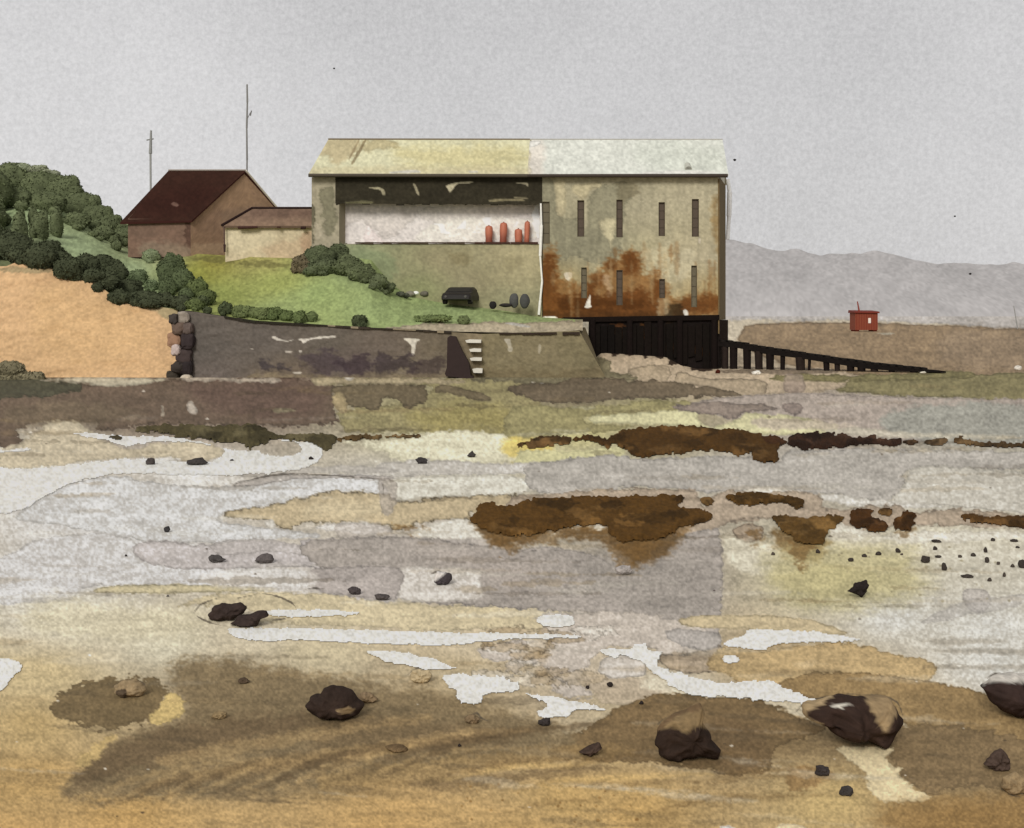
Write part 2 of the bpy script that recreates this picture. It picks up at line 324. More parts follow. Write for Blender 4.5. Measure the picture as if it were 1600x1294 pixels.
 P((182,158,116),[(1130,1014),(1190,1016),(1300,1004),(1350,1008),(1400,1022),(1457,1036),(1452,1062),(1350,1062),(1200,1075),(1130,1055),(1105,1035)],1.1,.12,3),
 P((206,198,176),[(1000,1060),(1100,1068),(1300,1105),(1500,1130),(1520,1138),(1400,1132),(1280,1125),(1180,1100),(1040,1085)],4,.0,4,.8),
 P((150,126,88),[(1218,1078),(1250,1055),(1350,1051),(1480,1068),(1540,1082),(1600,1100),(1700,1120),(1700,1170),(1450,1145),(1400,1120),(1300,1100)],1.2,.14,3),
 P((200,194,185),[(938,1035),(960,1024),(1000,1026),(1010,1042),(1005,1055),(960,1060),(938,1052)],1,.14,1.5),
 P((128,107,76),[(1000,1092),(1080,1086),(1180,1091),(1250,1122),(1290,1140),(1215,1168),(1205,1200),(1150,1212),(1100,1202),(1010,1192),(930,1190),(860,1180),(890,1150)],2,.14,4),
 P((118,97,70),[(1040,1170),(1120,1120),(1190,1140),(1190,1195),(1120,1200)],14,0,6,.6),
 P((132,112,82),[(1385,1148),(1450,1130),(1600,1150),(1700,1160),(1700,1225),(1500,1230),(1452,1240),(1400,1200),(1390,1170)],3,.1,5),
 P((214,197,158),[(1308,1170),(1390,1170),(1385,1185),(1405,1205),(1420,1225),(1452,1248),(1370,1249),(1352,1210),(1330,1190)],1.2,.1,4),
 P((150,122,82),[(1235,1198),(1290,1200),(1302,1214),(1280,1225),(1240,1238),(1228,1220)],4,.1,4,.9),
 # big soft brush-broad damp patches in the foreground
 P((132,115,86), [(270,1040),(330,1028),(440,1044),(600,1072),(700,1092),(850,1130),(900,1160),(800,1188),(600,1208),(500,1228),(300,1242),(150,1250),(100,1240),(130,1200),(160,1162),(250,1132),(290,1110),(270,1062)],12,0,8,.92),
 P((112,94,70),[(170,1170),(300,1130),(430,1120),(560,1125),(440,1150),(300,1180),(180,1210),(110,1240),(130,1200)],12,0,8,.75),
 P((114,96,70),[(560,1120),(700,1130),(820,1150),(700,1175),(560,1180),(480,1160)],14,0,8,.6),
 P((166,140,98),[(260,1180),(420,1150),(640,1120),(650,1128),(440,1165),(280,1200)],7,0,6,.5),
 P((152,126,84),[(500,1215),(700,1180),(900,1165),(1000,1175),(800,1200),(560,1235)],8,0,6,.6),
 P((120,100,72),[(640,1225),(760,1208),(880,1200),(960,1200),(820,1222),(700,1240)],8,0,6,.6),
 P((190,158,106),[(300,1255),(600,1235),(760,1240),(760,1290),(400,1300),(250,1290)],22,0,8,.6),
 P((122,105,76),[(83,1102),(100,1082),(150,1064),(200,1060),(250,1066),(262,1088),(240,1124),(200,1136),(140,1136),(92,1120)],2.5,.08,7),
 P((196,172,116),[(233,1122),(250,1100),(264,1084),(290,1092),(286,1114),(262,1128),(240,1132)],1.5,.1,5),
 P((192,166,112),[(120,1190),(150,1160),(180,1150),(170,1165),(140,1195)],4,0,5,.8),
 P((140,116,78),[(980,1290),(1100,1235),(1230,1240),(1240,1250),(1100,1262),(1030,1300)],14,0,8,.35),
 P((150,120,76),[(1390,1255),(1500,1250),(1700,1255),(1700,1320),(1450,1310),(1370,1290)],16,0,8,.7),
 P((226,222,214),[(1125,1296),(1130,1290),(1145,1291),(1150,1298)],1,.1,1.5),P((214,196,158),[(1210,1298),(1225,1286),(1252,1290),(1256,1298)],1,.1,1.5),
 # specks
]
for _ in range(70):
    x = random.uniform(700, 1000) if _ % 2 else random.uniform(1240, 1600); y = random.uniform(1225, 1290) if _ % 2 else random.uniform(850, 940)
    r = random.uniform(.8, 2.2)
    GP.append(P((142, 108, 62) if _ % 2 else (150, 140, 112), [(x-r*1.4, y), (x, y-r), (x+r*1.3, y+r*.2), (x, y+r)], .7, 0, .6, .7))
for _ in range(230):
    y = random.uniform(600, 1290); t_ = (y-590)/700; x = random.uniform(-20, 1620); w = random.uniform(14, 90)*(1+t_); h = random.uniform(1.0, 3.2)*(1+1.5*t_); q = random.uniform(-.04, .05)*w-(.10*w if y > 1100 else 0)
    k = random.random(); cc = (96, 84, 66) if k < .45 else ((224, 220, 206) if k < .7 else (150, 128, 92))
    GP.append(P(cc, [(x-w, y+q*.4), (x-w*.4, y-h), (x+w*.3, y-h*.7-q), (x+w, y-q), (x+w*.4, y+h*.6-q*.4), (x-w*.3, y+h)], 1.0 if y < 1000 else 3.0, .12, 2.5, random.uniform(.10, .30)))
for _ in range(60):                                   # chips of shell, glints painted in as pale flecks
    x, y = random.uniform(0, 1600), random.uniform(610, 1290); r = random.uniform(.8, 2.0)
    GP.append(P((226, 222, 210) if _ % 3 else (84, 72, 58), [(x-r*1.8, y), (x, y-r*.8), (x+r*1.6, y+.2), (x, y+r*.7)], .7, 0, .6, .75))
for (x, y, w, h) in [(935,549,30,5),(975,553,36,6),(1020,556,34,6),(1060,566,30,8),(1095,577,36,7)]:
    GP.append(P((52, 40, 32), [(x-w/2, y-h), (x, y-h), (x+w/2, y-h*.6), (x+w*.3, y+h*.5), (x-w*.1, y+h*.2), (x-w*.4, y+h*.6)], 1.2, .05, 3, .9))
_q = random.Random(8)
for k in range(26):
    x = _q.uniform(740, 930); y = _q.uniform(985, 1070); w = _q.uniform(14, 46); h = _q.uniform(5, 13)
    GP.append(P(_q.choice([(222,216,204),(178,160,130),(196,188,178),(160,138,104)]), [(x-w, y), (x-w*.3, y-h), (x+w*.5, y-h*.8), (x+w, y+h*.1), (x+w*.2, y+h), (x-w*.5, y+h*.7)], 1.4, .3, 5, .5))
def stroke(pts, w, c, soft, a, rough=1.):
    p = np.array(pts, float); t = np.gradient(p, axis=0); n = np.stack([-t[:, 1], t[:, 0]], -1); n /= np.linalg.norm(n, axis=1)[:, None]
    k = np.sin(np.linspace(.15, 3.0, len(p)))[:, None]*w/2
    return P(c, [tuple(q) for q in np.concatenate([p+n*k, (p-n*k)[::-1]])], soft, 0, rough, a)
for i in range(26):                                   # long wind ripples across the damp sand
    u = i/25; x0 = 110+u*500+random.uniform(-30, 30); y0 = 1262-u*60+random.uniform(-8, 8); L_ = random.uniform(180, 380)
    GP.append(stroke([(x0, y0), (x0+L_*.3, y0-L_*.13), (x0+L_*.65, y0-L_*.20), (x0+L_, y0-L_*.23)], random.uniform(7, 16), (104, 86, 62) if i % 2 else (178, 150, 104), 4., random.uniform(.28, .5), 4))
for i in range(12):
    x0 = random.uniform(620, 1100); y0 = random.uniform(1195, 1270); L_ = random.uniform(120, 280)
    GP.append(stroke([(x0, y0), (x0+L_*.4, y0-L_*.08), (x0+L_, y0-L_*.10)], random.uniform(5, 11), (122, 98, 64) if i % 3 else (204, 172, 112), 4., .35, 3))
LNc = (84, 76, 66)                                    # thin dark scour lines curving round the stones
for pts in [[(303,958),(312,946),(330,938),(346,934)],[(306,962),(325,972),(344,977)],[(376,934),(410,928),(440,934),(458,944),(464,955)],[(420,970),(436,968),(450,966)],[(1026,1133),(1046,1120),(1068,1112),(1088,1100)],
            [(1244,1112),(1262,1096),(1300,1088),(1340,1084)],[(1340,1086),(1380,1088),(1402,1098),(1410,1116)],[(176,1074),(192,1066),(212,1064),(226,1070),(222,1084)],[(638,1054),(648,1046),(664,1046),(674,1056),(668,1066)],
            [(676,896),(684,893),(696,896)],[(736,1118),(745,1114),(752,1122),(762,1126)],[(476,922),(490,919),(505,920)],[(1540,1062),(1552,1054),(1562,1052)],[(1582,1228),(1572,1220),(1568,1230),(1580,1242),(1598,1246)],[(370,756),(400,748),(440,741),(500,742),(590,748)],[(598,752),(600,775)]]:
    GP.append(stroke(pts, 2.6, LNc, .7, .75, .8))
for (cx_, cy_, w_, h_) in [(790,850,50,26),(860,842,60,22),(980,870,60,40),(1010,858,50,30),(1250,868,36,34),(1180,838,22,20),(930,832,40,12),(1060,828,40,12),(640,826,40,10),(1415,832,20,8)]:
    GP.append(P((122, 92, 52), [(cx_-w_/2, cy_-h_/2), (cx_, cy_-h_*.6), (cx_+w_/2, cy_-h_/2), (cx_+w_*.3, cy_+h_*.2), (cx_+w_*.05, cy_+h_*.55), (cx_-w_*.3, cy_+h_*.2)], 5, 0, 8, .6))
def ln(a, b, s): return list(np.arange(a, b, s))
cols = np.array(ln(-5000, -1200, 260)+ln(-1200, -20, 8)+ln(-20, 1624, 1.6)+ln(1624, 2800, 8)+ln(2800, 6700, 260))
rows = np.array([491.2, 492.0, 493, 494, 495.5]+ln(497, 572, 1.6)+ln(572, 594, .45)+ln(594, 1330, 1.6)+ln(1330, 1800, 25)+[1900, 2100, 2500, 3200, 4500])
Yr = F*H/(rows-HY)
YY = np.concatenate([Yr, [0.5, -3, -10, -40, -120]])
XS = np.maximum(YY, 9.0)
nx, ny = len(cols), len(YY)
Xg = ((cols-CX)[None, :]*XS[:, None]/F); Yg = np.repeat(YY[:, None], nx, 1)
Vg = np.stack([Xg.ravel(), Yg.ravel(), bump_z(Xg.ravel(), Yg.ravel())], -1)
I = np.arange(nx*ny).reshape(ny, nx)
Fg = np.stack([I[:-1, :-1], I[1:, :-1], I[1:, 1:], I[:-1, 1:]], -1).reshape(-1, 4)
gx, gy = proj(Vg); gy = np.clip(gy, 480, 1500); gx = 1600-np.abs((np.abs(gx)) % 3200-1600)
ground = MB().add(Vg, Fg, sandtone(paint(gx, gy, GB, GP, 21, .08, .075, (80, 8, .075))), KH).build('beach', 'sand', smooth=True)
struct(ground)

def gpt(px, py):                                     # point of the beach at a picture position
    Y = F*H/(py-HY); z = 0
    for _ in range(6):
        z = float(bump_z(np.array((px-CX)*Y/F), np.array(Y))); Y = F*(H-z)/(py-HY)
    return (px-CX)*Y/F, Y, z
def sheet(name, poly, color, mat, hpx, rough=3., seed=5, k=KH, patches=(), lift=.012, step=1.6, curve=True, mott=.12):
    """a bed lying on the beach: outline with ragged edge, humped by hpx picture pixels"""
    pl = smooth_poly(poly) if curve else np.array(poly, float)
    xs = np.arange(pl[:, 0].min()-4, pl[:, 0].max()+4, step); ys = np.arange(pl[:, 1].min()-4, pl[:, 1].max()+4, step)
    gx, gy = np.meshgrid(xs, ys); x = gx.ravel(); y = gy.ravel()
    d = sdf(x, y, pl)+rough*(fbm(x/15, y/8, seed, 2)-.5)*2.2+rough*.6*(vnoise(x/3.4, y/5, seed+3)-.5)*2+rough*.5*(vnoise(x/7, y/3.4, seed+13)-.5)*2
    Y = F*H/(y-HY); X = (x-CX)*Y/F
    z = bump_z(X, Y)+lift
    if hpx: z = z+hpx*Y/F*sm(0, -5, d)*(.35+1.2*fbm(x/9, y/5, seed+9, 3))
    for _ in range(2):                                # keep the outline where the beach shows it
        Y = F*(H-(bump_z(X, Y)+lift))/(y-HY); X = (x-CX)*Y/F
    Ii = np.arange(len(x)).reshape(gx.shape)
    Fc = np.stack([Ii[:-1, :-1], Ii[1:, :-1], Ii[1:, 1:], Ii[:-1, 1:]], -1).reshape(-1, 4)
    Fc = Fc[(d[Fc] < .4).all(1)]
    used, inv = np.unique(Fc, return_inverse=True); Fc = inv.reshape(-1, 4)
    V = np.stack([X, Y, z], -1)[used]; c = paint(x[used], y[used], color, patches, seed, .08, mott)
    if hpx == 0 : pass
    b = MB().add(V, Fc, c, k); ctr = V.mean(0); ctr[2] = V[:, 2].min()
    return b.build(name, mat, smooth=True, loc=ctr)

# pools left on the sand; sky glare painted in as their white
POOLS = [
 ([(112,677),(160,677),(215,682),(260,682),(312,689),(348,700),(400,705),(440,712),(470,706),(462,692),(440,690),(446,684),(470,690),(500,694),(496,724),(420,740),(300,742),(170,742),(90,764),(30,798),(-60,800),(-60,734),(60,732),(120,724),(200,716),(250,717),(310,723),(346,712),(344,700),(300,692),(250,690),(200,698),(165,690)], 2.),
 ([(-60,704),(0,703),(40,700),(58,702),(30,706),(-60,709)], 1.),
 ([(358,986),(372,981),(500,982),(700,988),(893,991),(893,998),(800,998),(700,1008),(600,1006),(480,1001),(400,1002),(366,996)], 1.5),
 ([(568,1018),(600,1017),(640,1020),(682,1031),(712,1044),(680,1046),(620,1038)], 2.),
 ([(693,1054),(750,1055),(800,1062),(812,1074),(800,1082),(760,1085),(748,1100),(722,1098),(710,1080)], 3.),
 ([(822,1084),(850,1088),(882,1092),(945,1108),(900,1111),(880,1120),(852,1122),(840,1114),(855,1100)], 2.5),
 ([(-40,1026),(0,1028),(34,1038),(20,1058),(0,1080),(-40,1090)], 2.),
 ([(940,1015),(980,1013),(990,1008),(1008,1006),(1016,1015),(1034,1018),(1028,1040),(1080,1055),(1130,1066),(1200,1064),(1240,1080),(1285,1096),(1305,1108),(1240,1098),(1150,1090),(1080,1086),(1035,1062),(1008,1040),(990,1028),(950,1026)], 2.5),
 ([(1130,1006),(1160,992),(1180,983),(1240,985),(1300,990),(1350,1000),(1280,1004),(1220,1006),(1190,1015),(1150,1012)], 2.),
 ([(1131,1024),(1150,1025),(1155,1034),(1133,1036)], 1.),
 ([(838,968),(848,961),(893,962),(894,978),(862,980),(842,975)], 1.5),
 ([(412,955),(470,952),(560,956),(540,962),(470,964),(420,962)], 1.5),
]
for i, (pl, r) in enumerate(POOLS):
    o = sheet('tide_pool', pl, (222, 220, 212), 'water', 0, r, 60+i, lift=.010, mott=.02); struct(o)

# seaweed beds
BR = (86, 62, 36)
WEED = [
 ([(810,693),(830,686),(860,681),(892,683),(888,693),(850,698),(815,698)], (82,60,33), 'short lens-shaped brown weed bed left of the big one in the upper row'),
 ([(898,688),(908,683),(935,681),(945,684),(960,680),(990,669),(1050,665),(1100,668),(1160,672),(1182,679),(1215,680),(1230,690),(1218,700),(1215,720),(1195,723),(1178,718),(1172,706),(1150,712),(1120,706),(1060,708),(1010,714),(985,710),(962,696),(950,703),(935,694)], (73,51,24), 'longest ragged brown weed bed of the upper row, below the rusty building'),
 ([(1234,698),(1238,678),(1280,676),(1340,682),(1400,684),(1410,690),(1395,698),(1350,695),(1280,702)], (52,34,23), 'near-black weed strip just right of the longest upper bed'),
 ([(1410,690),(1425,685),(1437,690),(1425,695)], (60,44,28), 'smallest dark weed clump, a dot in the upper row at right'),
 ([(1445,689),(1475,684),(1482,690),(1470,696),(1450,694)], (73,57,37), 'oval dull brown weed clump second from the right in the upper row'),
 ([(1488,690),(1500,683),(1520,688),(1600,691),(1660,692),(1660,700),(1600,699),(1560,698),(1500,695)], (78,60,37), 'thin brown weed strip running off the right edge in the upper row'),
 ([(735,812),(745,796),(762,784),(790,792),(850,777),(950,776),(1065,775),(1062,790),(1108,798),(1112,810),(1090,820),(1062,822),(1045,838),(1000,845),(962,845),(945,822),(900,822),(850,832),(800,838),(760,830)], (82,58,27), 'largest brown weed bed of the lower row, in mid beach'),
 ([(1093,779),(1108,775),(1116,784),(1104,791)], (84,62,33), 'tiny brown weed tuft above the right end of the largest bed'),
 ([(1138,772),(1200,770),(1250,777),(1256,790),(1246,796),(1220,786),(1150,787)], (82,59,28), 'flat brown weed bed with straight top in the lower row'),
 ([(1205,808),(1225,803),(1262,808),(1290,804),(1325,807),(1312,818),(1294,830),(1290,848),(1262,852),(1230,838),(1215,824)], (84,62,31), 'drooping brown weed bed that fades into pale sand below'),
 ([(1330,798),(1345,793),(1366,797),(1362,806),(1386,815),(1388,825),(1374,831),(1336,824),(1329,812)], (72,47,23), 'lumpy dark brown weed clump left of the heart-shaped one'),
 ([(1374,796),(1395,795),(1393,806),(1376,804)], (75,54,28), 'small square-ish weed tuft above two lumpy clumps'),
 ([(1393,816),(1405,806),(1410,799),(1428,803),(1430,820),(1420,832),(1400,828)], (68,44,20), 'heart-shaped dark brown weed clump in the lower row'),
 ([(1503,806),(1520,803),(1600,808),(1660,810),(1660,826),(1600,824),(1560,820),(1510,812)], (77,54,27), 'long brown weed strip running off the right edge in the lower row'),
 ([(213,667),(250,662),(330,664),(400,664),(440,680),(500,677),(526,683),(520,698),(505,702),(490,695),(470,690),(440,686),(400,696),(390,704),(370,692),(320,688),(260,680),(215,676)], (77,70,48), 'long grey-green weed bed at the upper left of the white pool'),
 ([(527,684),(560,679),(620,680),(662,679),(658,683),(600,685),(530,690)], (94,75,47), 'thin brown weed line trailing right from the grey-green bed'),
 ([(166,683),(180,680),(192,684),(180,688)], (80,72,53), 'small grey-brown weed tuft on the white pool at left'),
]
def weed_patches(pl, c, i):
    rr = random.Random(i*13+5); p = np.array(pl, float); x0, y0 = p.min(0); x1, y1 = p.max(0); out = []
    for k in range(int(4+(x1-x0)/16)):
        x, y = rr.uniform(x0, x1), rr.uniform(y0, y1); w = rr.uniform(8, 30); h = rr.uniform(3, 9); f = rr.choice([.6, .7, .8, 1.2, 1.45])
        out.append(P(tuple(min(200, v*f+(14 if f > 1 else 0)) for v in c), [(x-w, y), (x-w*.3, y-h), (x+w*.5, y-h*.7), (x+w, y+h*.2), (x, y+h)], 2.2, .05, 4, .65))
    return out
for i, (pl, c, lab) in enumerate(WEED):
    o = sheet('seaweed_bed', pl, c, 'weed', 3.2, 3.2 if len(pl) > 5 else 1.5, 100+7*i, lift=.016,
              patches=weed_patches(pl, c, i)+[P((64, 40, 24), [(1190,680),(1228,682),(1222,698),(1200,696)], 1.5, .1, 2, .8)] if i == 1 else weed_patches(pl, c, i))
    tag(o, lab, 'seaweed', 'brown seaweed beds on the beach')

# ------------------------------------------------------------------ rocks
_b = bmesh.new(); bmesh.ops.create_icosphere(_b, subdivisions=4, radius=1); ICO4 = (np.array([v.co[:] for v in _b.verts]), [tuple(v.index for v in f.verts) for f in _b.faces]); _b.free()
_b = bmesh.new(); bmesh.ops.create_icosphere(_b, subdivisions=2, radius=1); ICO2 = (np.array([v.co[:] for v in _b.verts]), [tuple(v.index for v in f.verts) for f in _b.faces]); _b.free()
def n3(V, f, s): return (vnoise(V[:, 0]*f+9, V[:, 1]*f+5, s)+vnoise(V[:, 1]*f+3, V[:, 2]*f+7, s+1)+vnoise(V[:, 2]*f+1, V[:, 0]*f+4, s+2))/3-.5
def rock(cx, bot, w, h, color, label, group, seed, patches=(), rag=.5, cat='rock', name='rock', flat=None):
    rr = random.Random(seed*7+1)
    if flat is None:
        n = 9 if w > 12 else 7; outl = []
        for k in range(n):
            a = 2*math.pi*(k+rr.uniform(-.25, .25))/n; q = 1+rag*rr.uniform(-.55, .35)
            yy = math.sin(a); yy = max(yy, -.75) if yy < 0 else yy
            outl.append((cx+w*.5*q*math.cos(a), bot-h*.42-h*.58*q*yy if yy > 0 else bot-h*.42-h*.56*yy))
        flat = outl
    else: flat = [tuple(p) for p in flat]
    pl = np.array(flat, float); c0 = pl.mean(0); w = np.ptp(pl[:, 0]); bot = pl[:, 1].max()
    x, Y0, z0 = gpt(c0[0], bot-.5); W = w*Y0/F; D = W*.36; Yc = Y0+.12*D
    N_ = 72 if w > 12 else 20; K_ = 14 if w > 12 else 5
    seg = np.concatenate([pl, pl[:1]]); L_ = np.concatenate([[0], np.cumsum(np.hypot(*np.diff(seg, axis=0).T))]); t = np.linspace(0, L_[-1], N_, endpoint=False)
    ox = np.interp(t, L_, seg[:, 0]); oy = np.interp(t, L_, seg[:, 1])
    jit = 1+(.10 if w > 12 else 0)*(vnoise(t/ (L_[-1]/26), t*0+seed, seed)-.5)*1.6
    V = []; Fc = []
    for side in (-1, 1):
        b0 = len(V)
        for k in range(K_):
            sc = math.sin(math.pi/2*(k+1)/K_); dz = D*math.sqrt(max(0, 1-sc*sc))
            for i in range(N_):
                j = 1+(jit[i]-1)*sc; qx = c0[0]+(ox[i]-c0[0])*sc*j; qy = c0[1]+(oy[i]-c0[1])*sc*j
                V.append((qx, Yc+side*dz, qy, side, 1-sc**6))
        V.append((c0[0], Yc+side*D, c0[1], side, 1.)); ct = len(V)-1
        for k in range(K_-1):
            for i in range(N_):
                q = (b0+k*N_+i, b0+k*N_+(i+1) % N_, b0+(k+1)*N_+(i+1) % N_, b0+(k+1)*N_+i); Fc.append(q if side > 0 else q[::-1])
        for i in range(N_): q = (ct, b0+(i+1) % N_, b0+i); Fc.append(q if side > 0 else q[::-1])
    A_ = np.array(V); nz = (fbm(A_[:, 0]*6/w, A_[:, 2]*6/w+A_[:, 3]*9, seed, 3)-.5)*D*.9*A_[:, 4]
    V = np.stack([(A_[:, 0]-CX)*Yc/F, A_[:, 1]+nz, H-(A_[:, 2]-HY)*Yc/F], -1); px, py = proj(V)
    b = MB().add(V, Fc, paint(px, py, color, patches, seed, .08, .12), 1.0)
    o = b.build(name, 'rock', smooth=True, loc=((c0[0]-CX)*Yc/F, Yc, z0))
    return tag(o, label, cat, group)
DK = (54, 43, 37)
G1 = 'dark rocks on the lower beach'
TAN = (176, 158, 130)
rock(350, 970, 54, 28, (58,48,44), 'left of two touching dark rocks beside the long thin pool', G1, 1, flat=[(326,965),(330,950),(345,943),(358,946),(375,942),(385,948),(382,958),(372,962),(365,968),(350,968),(340,970)])
rock(397, 978, 52, 22, (60,50,46), 'right of two touching dark rocks beside the long thin pool', G1, 2, flat=[(362,974),(372,962),(385,963),(400,956),(418,955),(421,962),(407,966),(402,978),(380,978)])
rock(524, 1121, 88, 47, DK, 'lone jagged dark brown rock on the brown damp sand at left', G1, 3,
     [P((150,128,96), [(524,1108),(545,1104),(552,1110),(540,1116),(522,1114)], 1, .1, 2)], flat=[(477,1102),(485,1090),(498,1086),(505,1077),(520,1073),(535,1075),(550,1082),(560,1092),(569,1102),(562,1115),(545,1120),(510,1121),(492,1115)])
rock(1072, 1188, 108, 88, (52,41,35), 'tall rock with pale sandy top and near-black lower half', G1, 4,
     [P((130,110,80), [(1000,1080),(1150,1080),(1150,1140),(1105,1140),(1085,1138),(1070,1148),(1052,1137),(1030,1142),(1000,1150)], 1, .15, 3), P((104,84,62), [(1092,1096),(1102,1098),(1090,1110),(1060,1118),(1030,1140),(1024,1140),(1048,1115),(1078,1104)], 1, 0, 2, .8)], .35, flat=[(1021,1160),(1026,1140),(1048,1117),(1078,1106),(1096,1098),(1100,1110),(1096,1125),(1106,1142),(1112,1156),(1126,1172),(1120,1183),(1090,1182),(1055,1187),(1028,1178)])
rock(1330, 1164, 150, 74, (55,42,36), 'widest rock, dark brown face with buff sand on both shoulders', G1, 5,
     [P((152,130,98), [(1352,1082),(1404,1082),(1404,1110),(1400,1124),(1384,1146),(1372,1130),(1362,1110)], 1, .15, 3),
      P((168,146,112), [(1240,1080),(1300,1080),(1282,1105),(1262,1118),(1285,1128),(1290,1150),(1240,1150)], 1, .15, 3),
      P((206,200,186), [(1300,1100),(1322,1098),(1330,1101),(1306,1107)], 1, .1, 2)], .35, flat=[(1250,1114),(1262,1100),(1290,1092),(1340,1088),(1385,1091),(1403,1103),(1409,1120),(1400,1142),(1390,1157),(1381,1164),(1366,1158),(1345,1151),(1318,1149),(1296,1142),(1284,1128),(1262,1121)])  # small off-white patch is a painted highlight
rock(1578, 1118, 88, 64, (56,44,40), 'big near-black rock with a pale cap cut by the right edge', G1, 6,
     [P((196,190,180), [(1530,1040),(1640,1040),(1640,1072),(1590,1068),(1550,1066),(1536,1072)], 1, .25, 2)], .35, flat=[(1536,1075),(1550,1062),(1565,1053),(1600,1055),(1640,1062),(1650,1105),(1630,1120),(1600,1120),(1570,1114),(1550,1100),(1540,1085)])
rock(1560, 1204, 44, 32, (78,64,56), 'squarish dull brown rock on damp sand near the right edge', G1, 7)
rock(1284, 1212, 26, 18, (62,56,54), 'small dark pebble sitting on a brown stain at lower right', G1, 8)
rock(1322, 1243, 24, 14, (64,60,58), 'lowest dark pebble, beside the pale sand patch at lower right', G1, 9)
rock(924, 1182, 36, 24, (72,58,50), 'pointed dark brown stone left of the tall pale-topped rock', G1, 10, flat=[(905,1175),(920,1166),(938,1160),(940,1168),(930,1178),(918,1181)])
rock(852, 1134, 22, 13, (60,54,52), 'flat dark pebble under the tip of the triangular pool', G1, 11)
rock(692, 914, 28, 22, (66,60,62), 'round grey-black stone with pale rim on light wet sand', G1, 12,
     [P((206,200,194), [(676,892),(700,892),(694,899),(684,908),(676,908)], 1, .2, 1)])
rock(1343, 935, 36, 31, (44,38,36), 'jet dark chunky stone alone on yellowish sand at right', G1, 13, (), .8, flat=[(1325,924),(1332,918),(1336,910),(1346,910),(1354,906),(1357,914),(1354,924),(1346,934),(1336,928)])
rock(555, 929, 22, 13, (70,64,64), 'left one of two small dark stones on grey wash', G1, 14)
rock(597, 938, 22, 11, (82,76,74), 'right one of two small dark stones on grey wash', G1, 15)
rock(338, 879, 26, 13, (80,76,74), 'left one of a pair of flat grey stones on pale wet sand', G1, 16)
rock(415, 880, 34, 14, (92,86,84), 'right one of a pair of flat grey stones on pale wet sand', G1, 17)
rock(309, 727, 32, 12, (66,62,60), 'wider of two dark stones on the white pool at left', G1, 18)
rock(235, 727, 18, 11, (72,66,64), 'narrower of two dark stones on the white pool at left', G1, 19)
rock(660, 725, 21, 12, (62,58,58), 'larger dark stone on the pale yellow flat below the olive bank', G1, 20)
rock(737, 715, 14, 10, (64,60,58), 'smaller dark stone on the pale yellow flat below the olive bank', G1, 21)
rock(261, 832, 11, 10, (58,56,56), 'single black pebble on the smooth grey sand at left', G1, 22)
rock(380, 1068, 19, 10, (86,72,58), 'small brown pebble above the dark damp patch at lower left', G1, 23)
G2 = 'pale sand-coloured stones'
rock(203, 1088, 56, 26, (150,130,100), 'buff oval stone on the round damp patch at lower left', G2, 31, [P((92,78,62), [(182,1080),(196,1078),(196,1090),(184,1090)], 1, .1, 1)], .25)
rock(657, 1067, 38, 22, (184,166,132), 'buff round stone left of the ragged white pool', G2, 32, (), .25)
rock(342, 1123, 26, 12, (142,122,90), 'little buff stone sunk in dark damp sand at left', G2, 33, (), .25)
rock(572, 1098, 34, 16, (134,114,88), 'low brown slab touching the lone jagged rock', G2, 34, (), .25)
rock(738, 1130, 24, 14, (120,102,78), 'small drab stone under the ragged white pool', G2, 35, (), .3)
rock(974, 898, 30, 16, (160,153,148), 'grey rounded stone on the grey wash below the largest weed bed', G2, 36, (), .25)
rock(1586, 1240, 40, 34, (142,122,92), 'buff rounded stone at the lower right corner', G2, 37, (), .3)
rock(1116, 924, 4, 3, (110,100,96), 'tiny grey speck of stone on the grey wash', G2, 38)
rock(620, 1173, 38, 9, (112,92,66), 'thin curved brown stone in the streaky damp sand', G2, 39, (), .4)
rock(1590, 579, 14, 8, (214,208,196), 'small white boulder on the brown flat at far right', G2, 40, (), .4)
rock(262, 927+6, 5, 4, (92,88,84), 'speck of grey stone beside the thin tan streak', G2, 41)
# pebbles
PB = [(1329,878,10,7),(1350,871,9,6),(1372,868,10,7),(1403,864,10,8),(1446,880,15,13),(1463,848,16,5),(1461,860,9,7),(1466,872,11,5),(1475,892,10,15),(1500,872,7,6),(1521,870,9,7),(1540,864,8,9),(1542,880,8,12),(1551,846,8,6),(1560,883,7,6),(1569,902,6,8),(1582,887,7,6),(1584,847,12,5),(1590,857,8,4),(1597,888,14,13),(1546,909,7,7),(1512,903,20,6),(1409,868,5,4),(1278,865,9,7),(1208,868,7,6)]
ORD = ['first', 'second', 'third', 'fourth', 'fifth', 'sixth', 'seventh', 'eighth', 'ninth', 'tenth', 'eleventh', 'twelfth', 'thirteenth', 'fourteenth', 'fifteenth', 'sixteenth', 'seventeenth', 'eighteenth', 'nineteenth', 'twentieth', 'twenty-first', 'twenty-second', 'twenty-third', 'twenty-fourth', 'twenty-fifth']
for i, (x, y, w, h) in enumerate(sorted(PB)):
    rock(x, y, w, h, (62, 56, 52) if w > 7 else (74, 66, 60), '%s dark pebble from the left in the scatter on yellowish sand at right' % ORD[i], 'pebbles scattered on the sand at right', 200+i*3, (), .5, 'pebble', 'pebble')
for i, (x, y, w, h, l) in enumerate([(918,1077,7,7,'left one of three black pebbles on pale wet sand'),(953,1074,11,10,'largest of three black pebbles on pale wet sand'),(1002,1101,7,6,'lowest of three black pebbles on pale wet sand'),
                               (197,870,4,4,'pinhead dark pebble on grey sand at far left'),(718,1167,6,5,'small brown pebble on streaky sand left of the dark pointed stone'),(362,721,7,4,'thin dark pebble right of the two stones on the white pool'),(486,719,8,6,'small dark pebble at the right end of the white pool')]):
    rock(x, y, w, h, (48, 42, 40), l, 'small black pebbles', 400+i*3, (), .5, 'pebble', 'pebble')

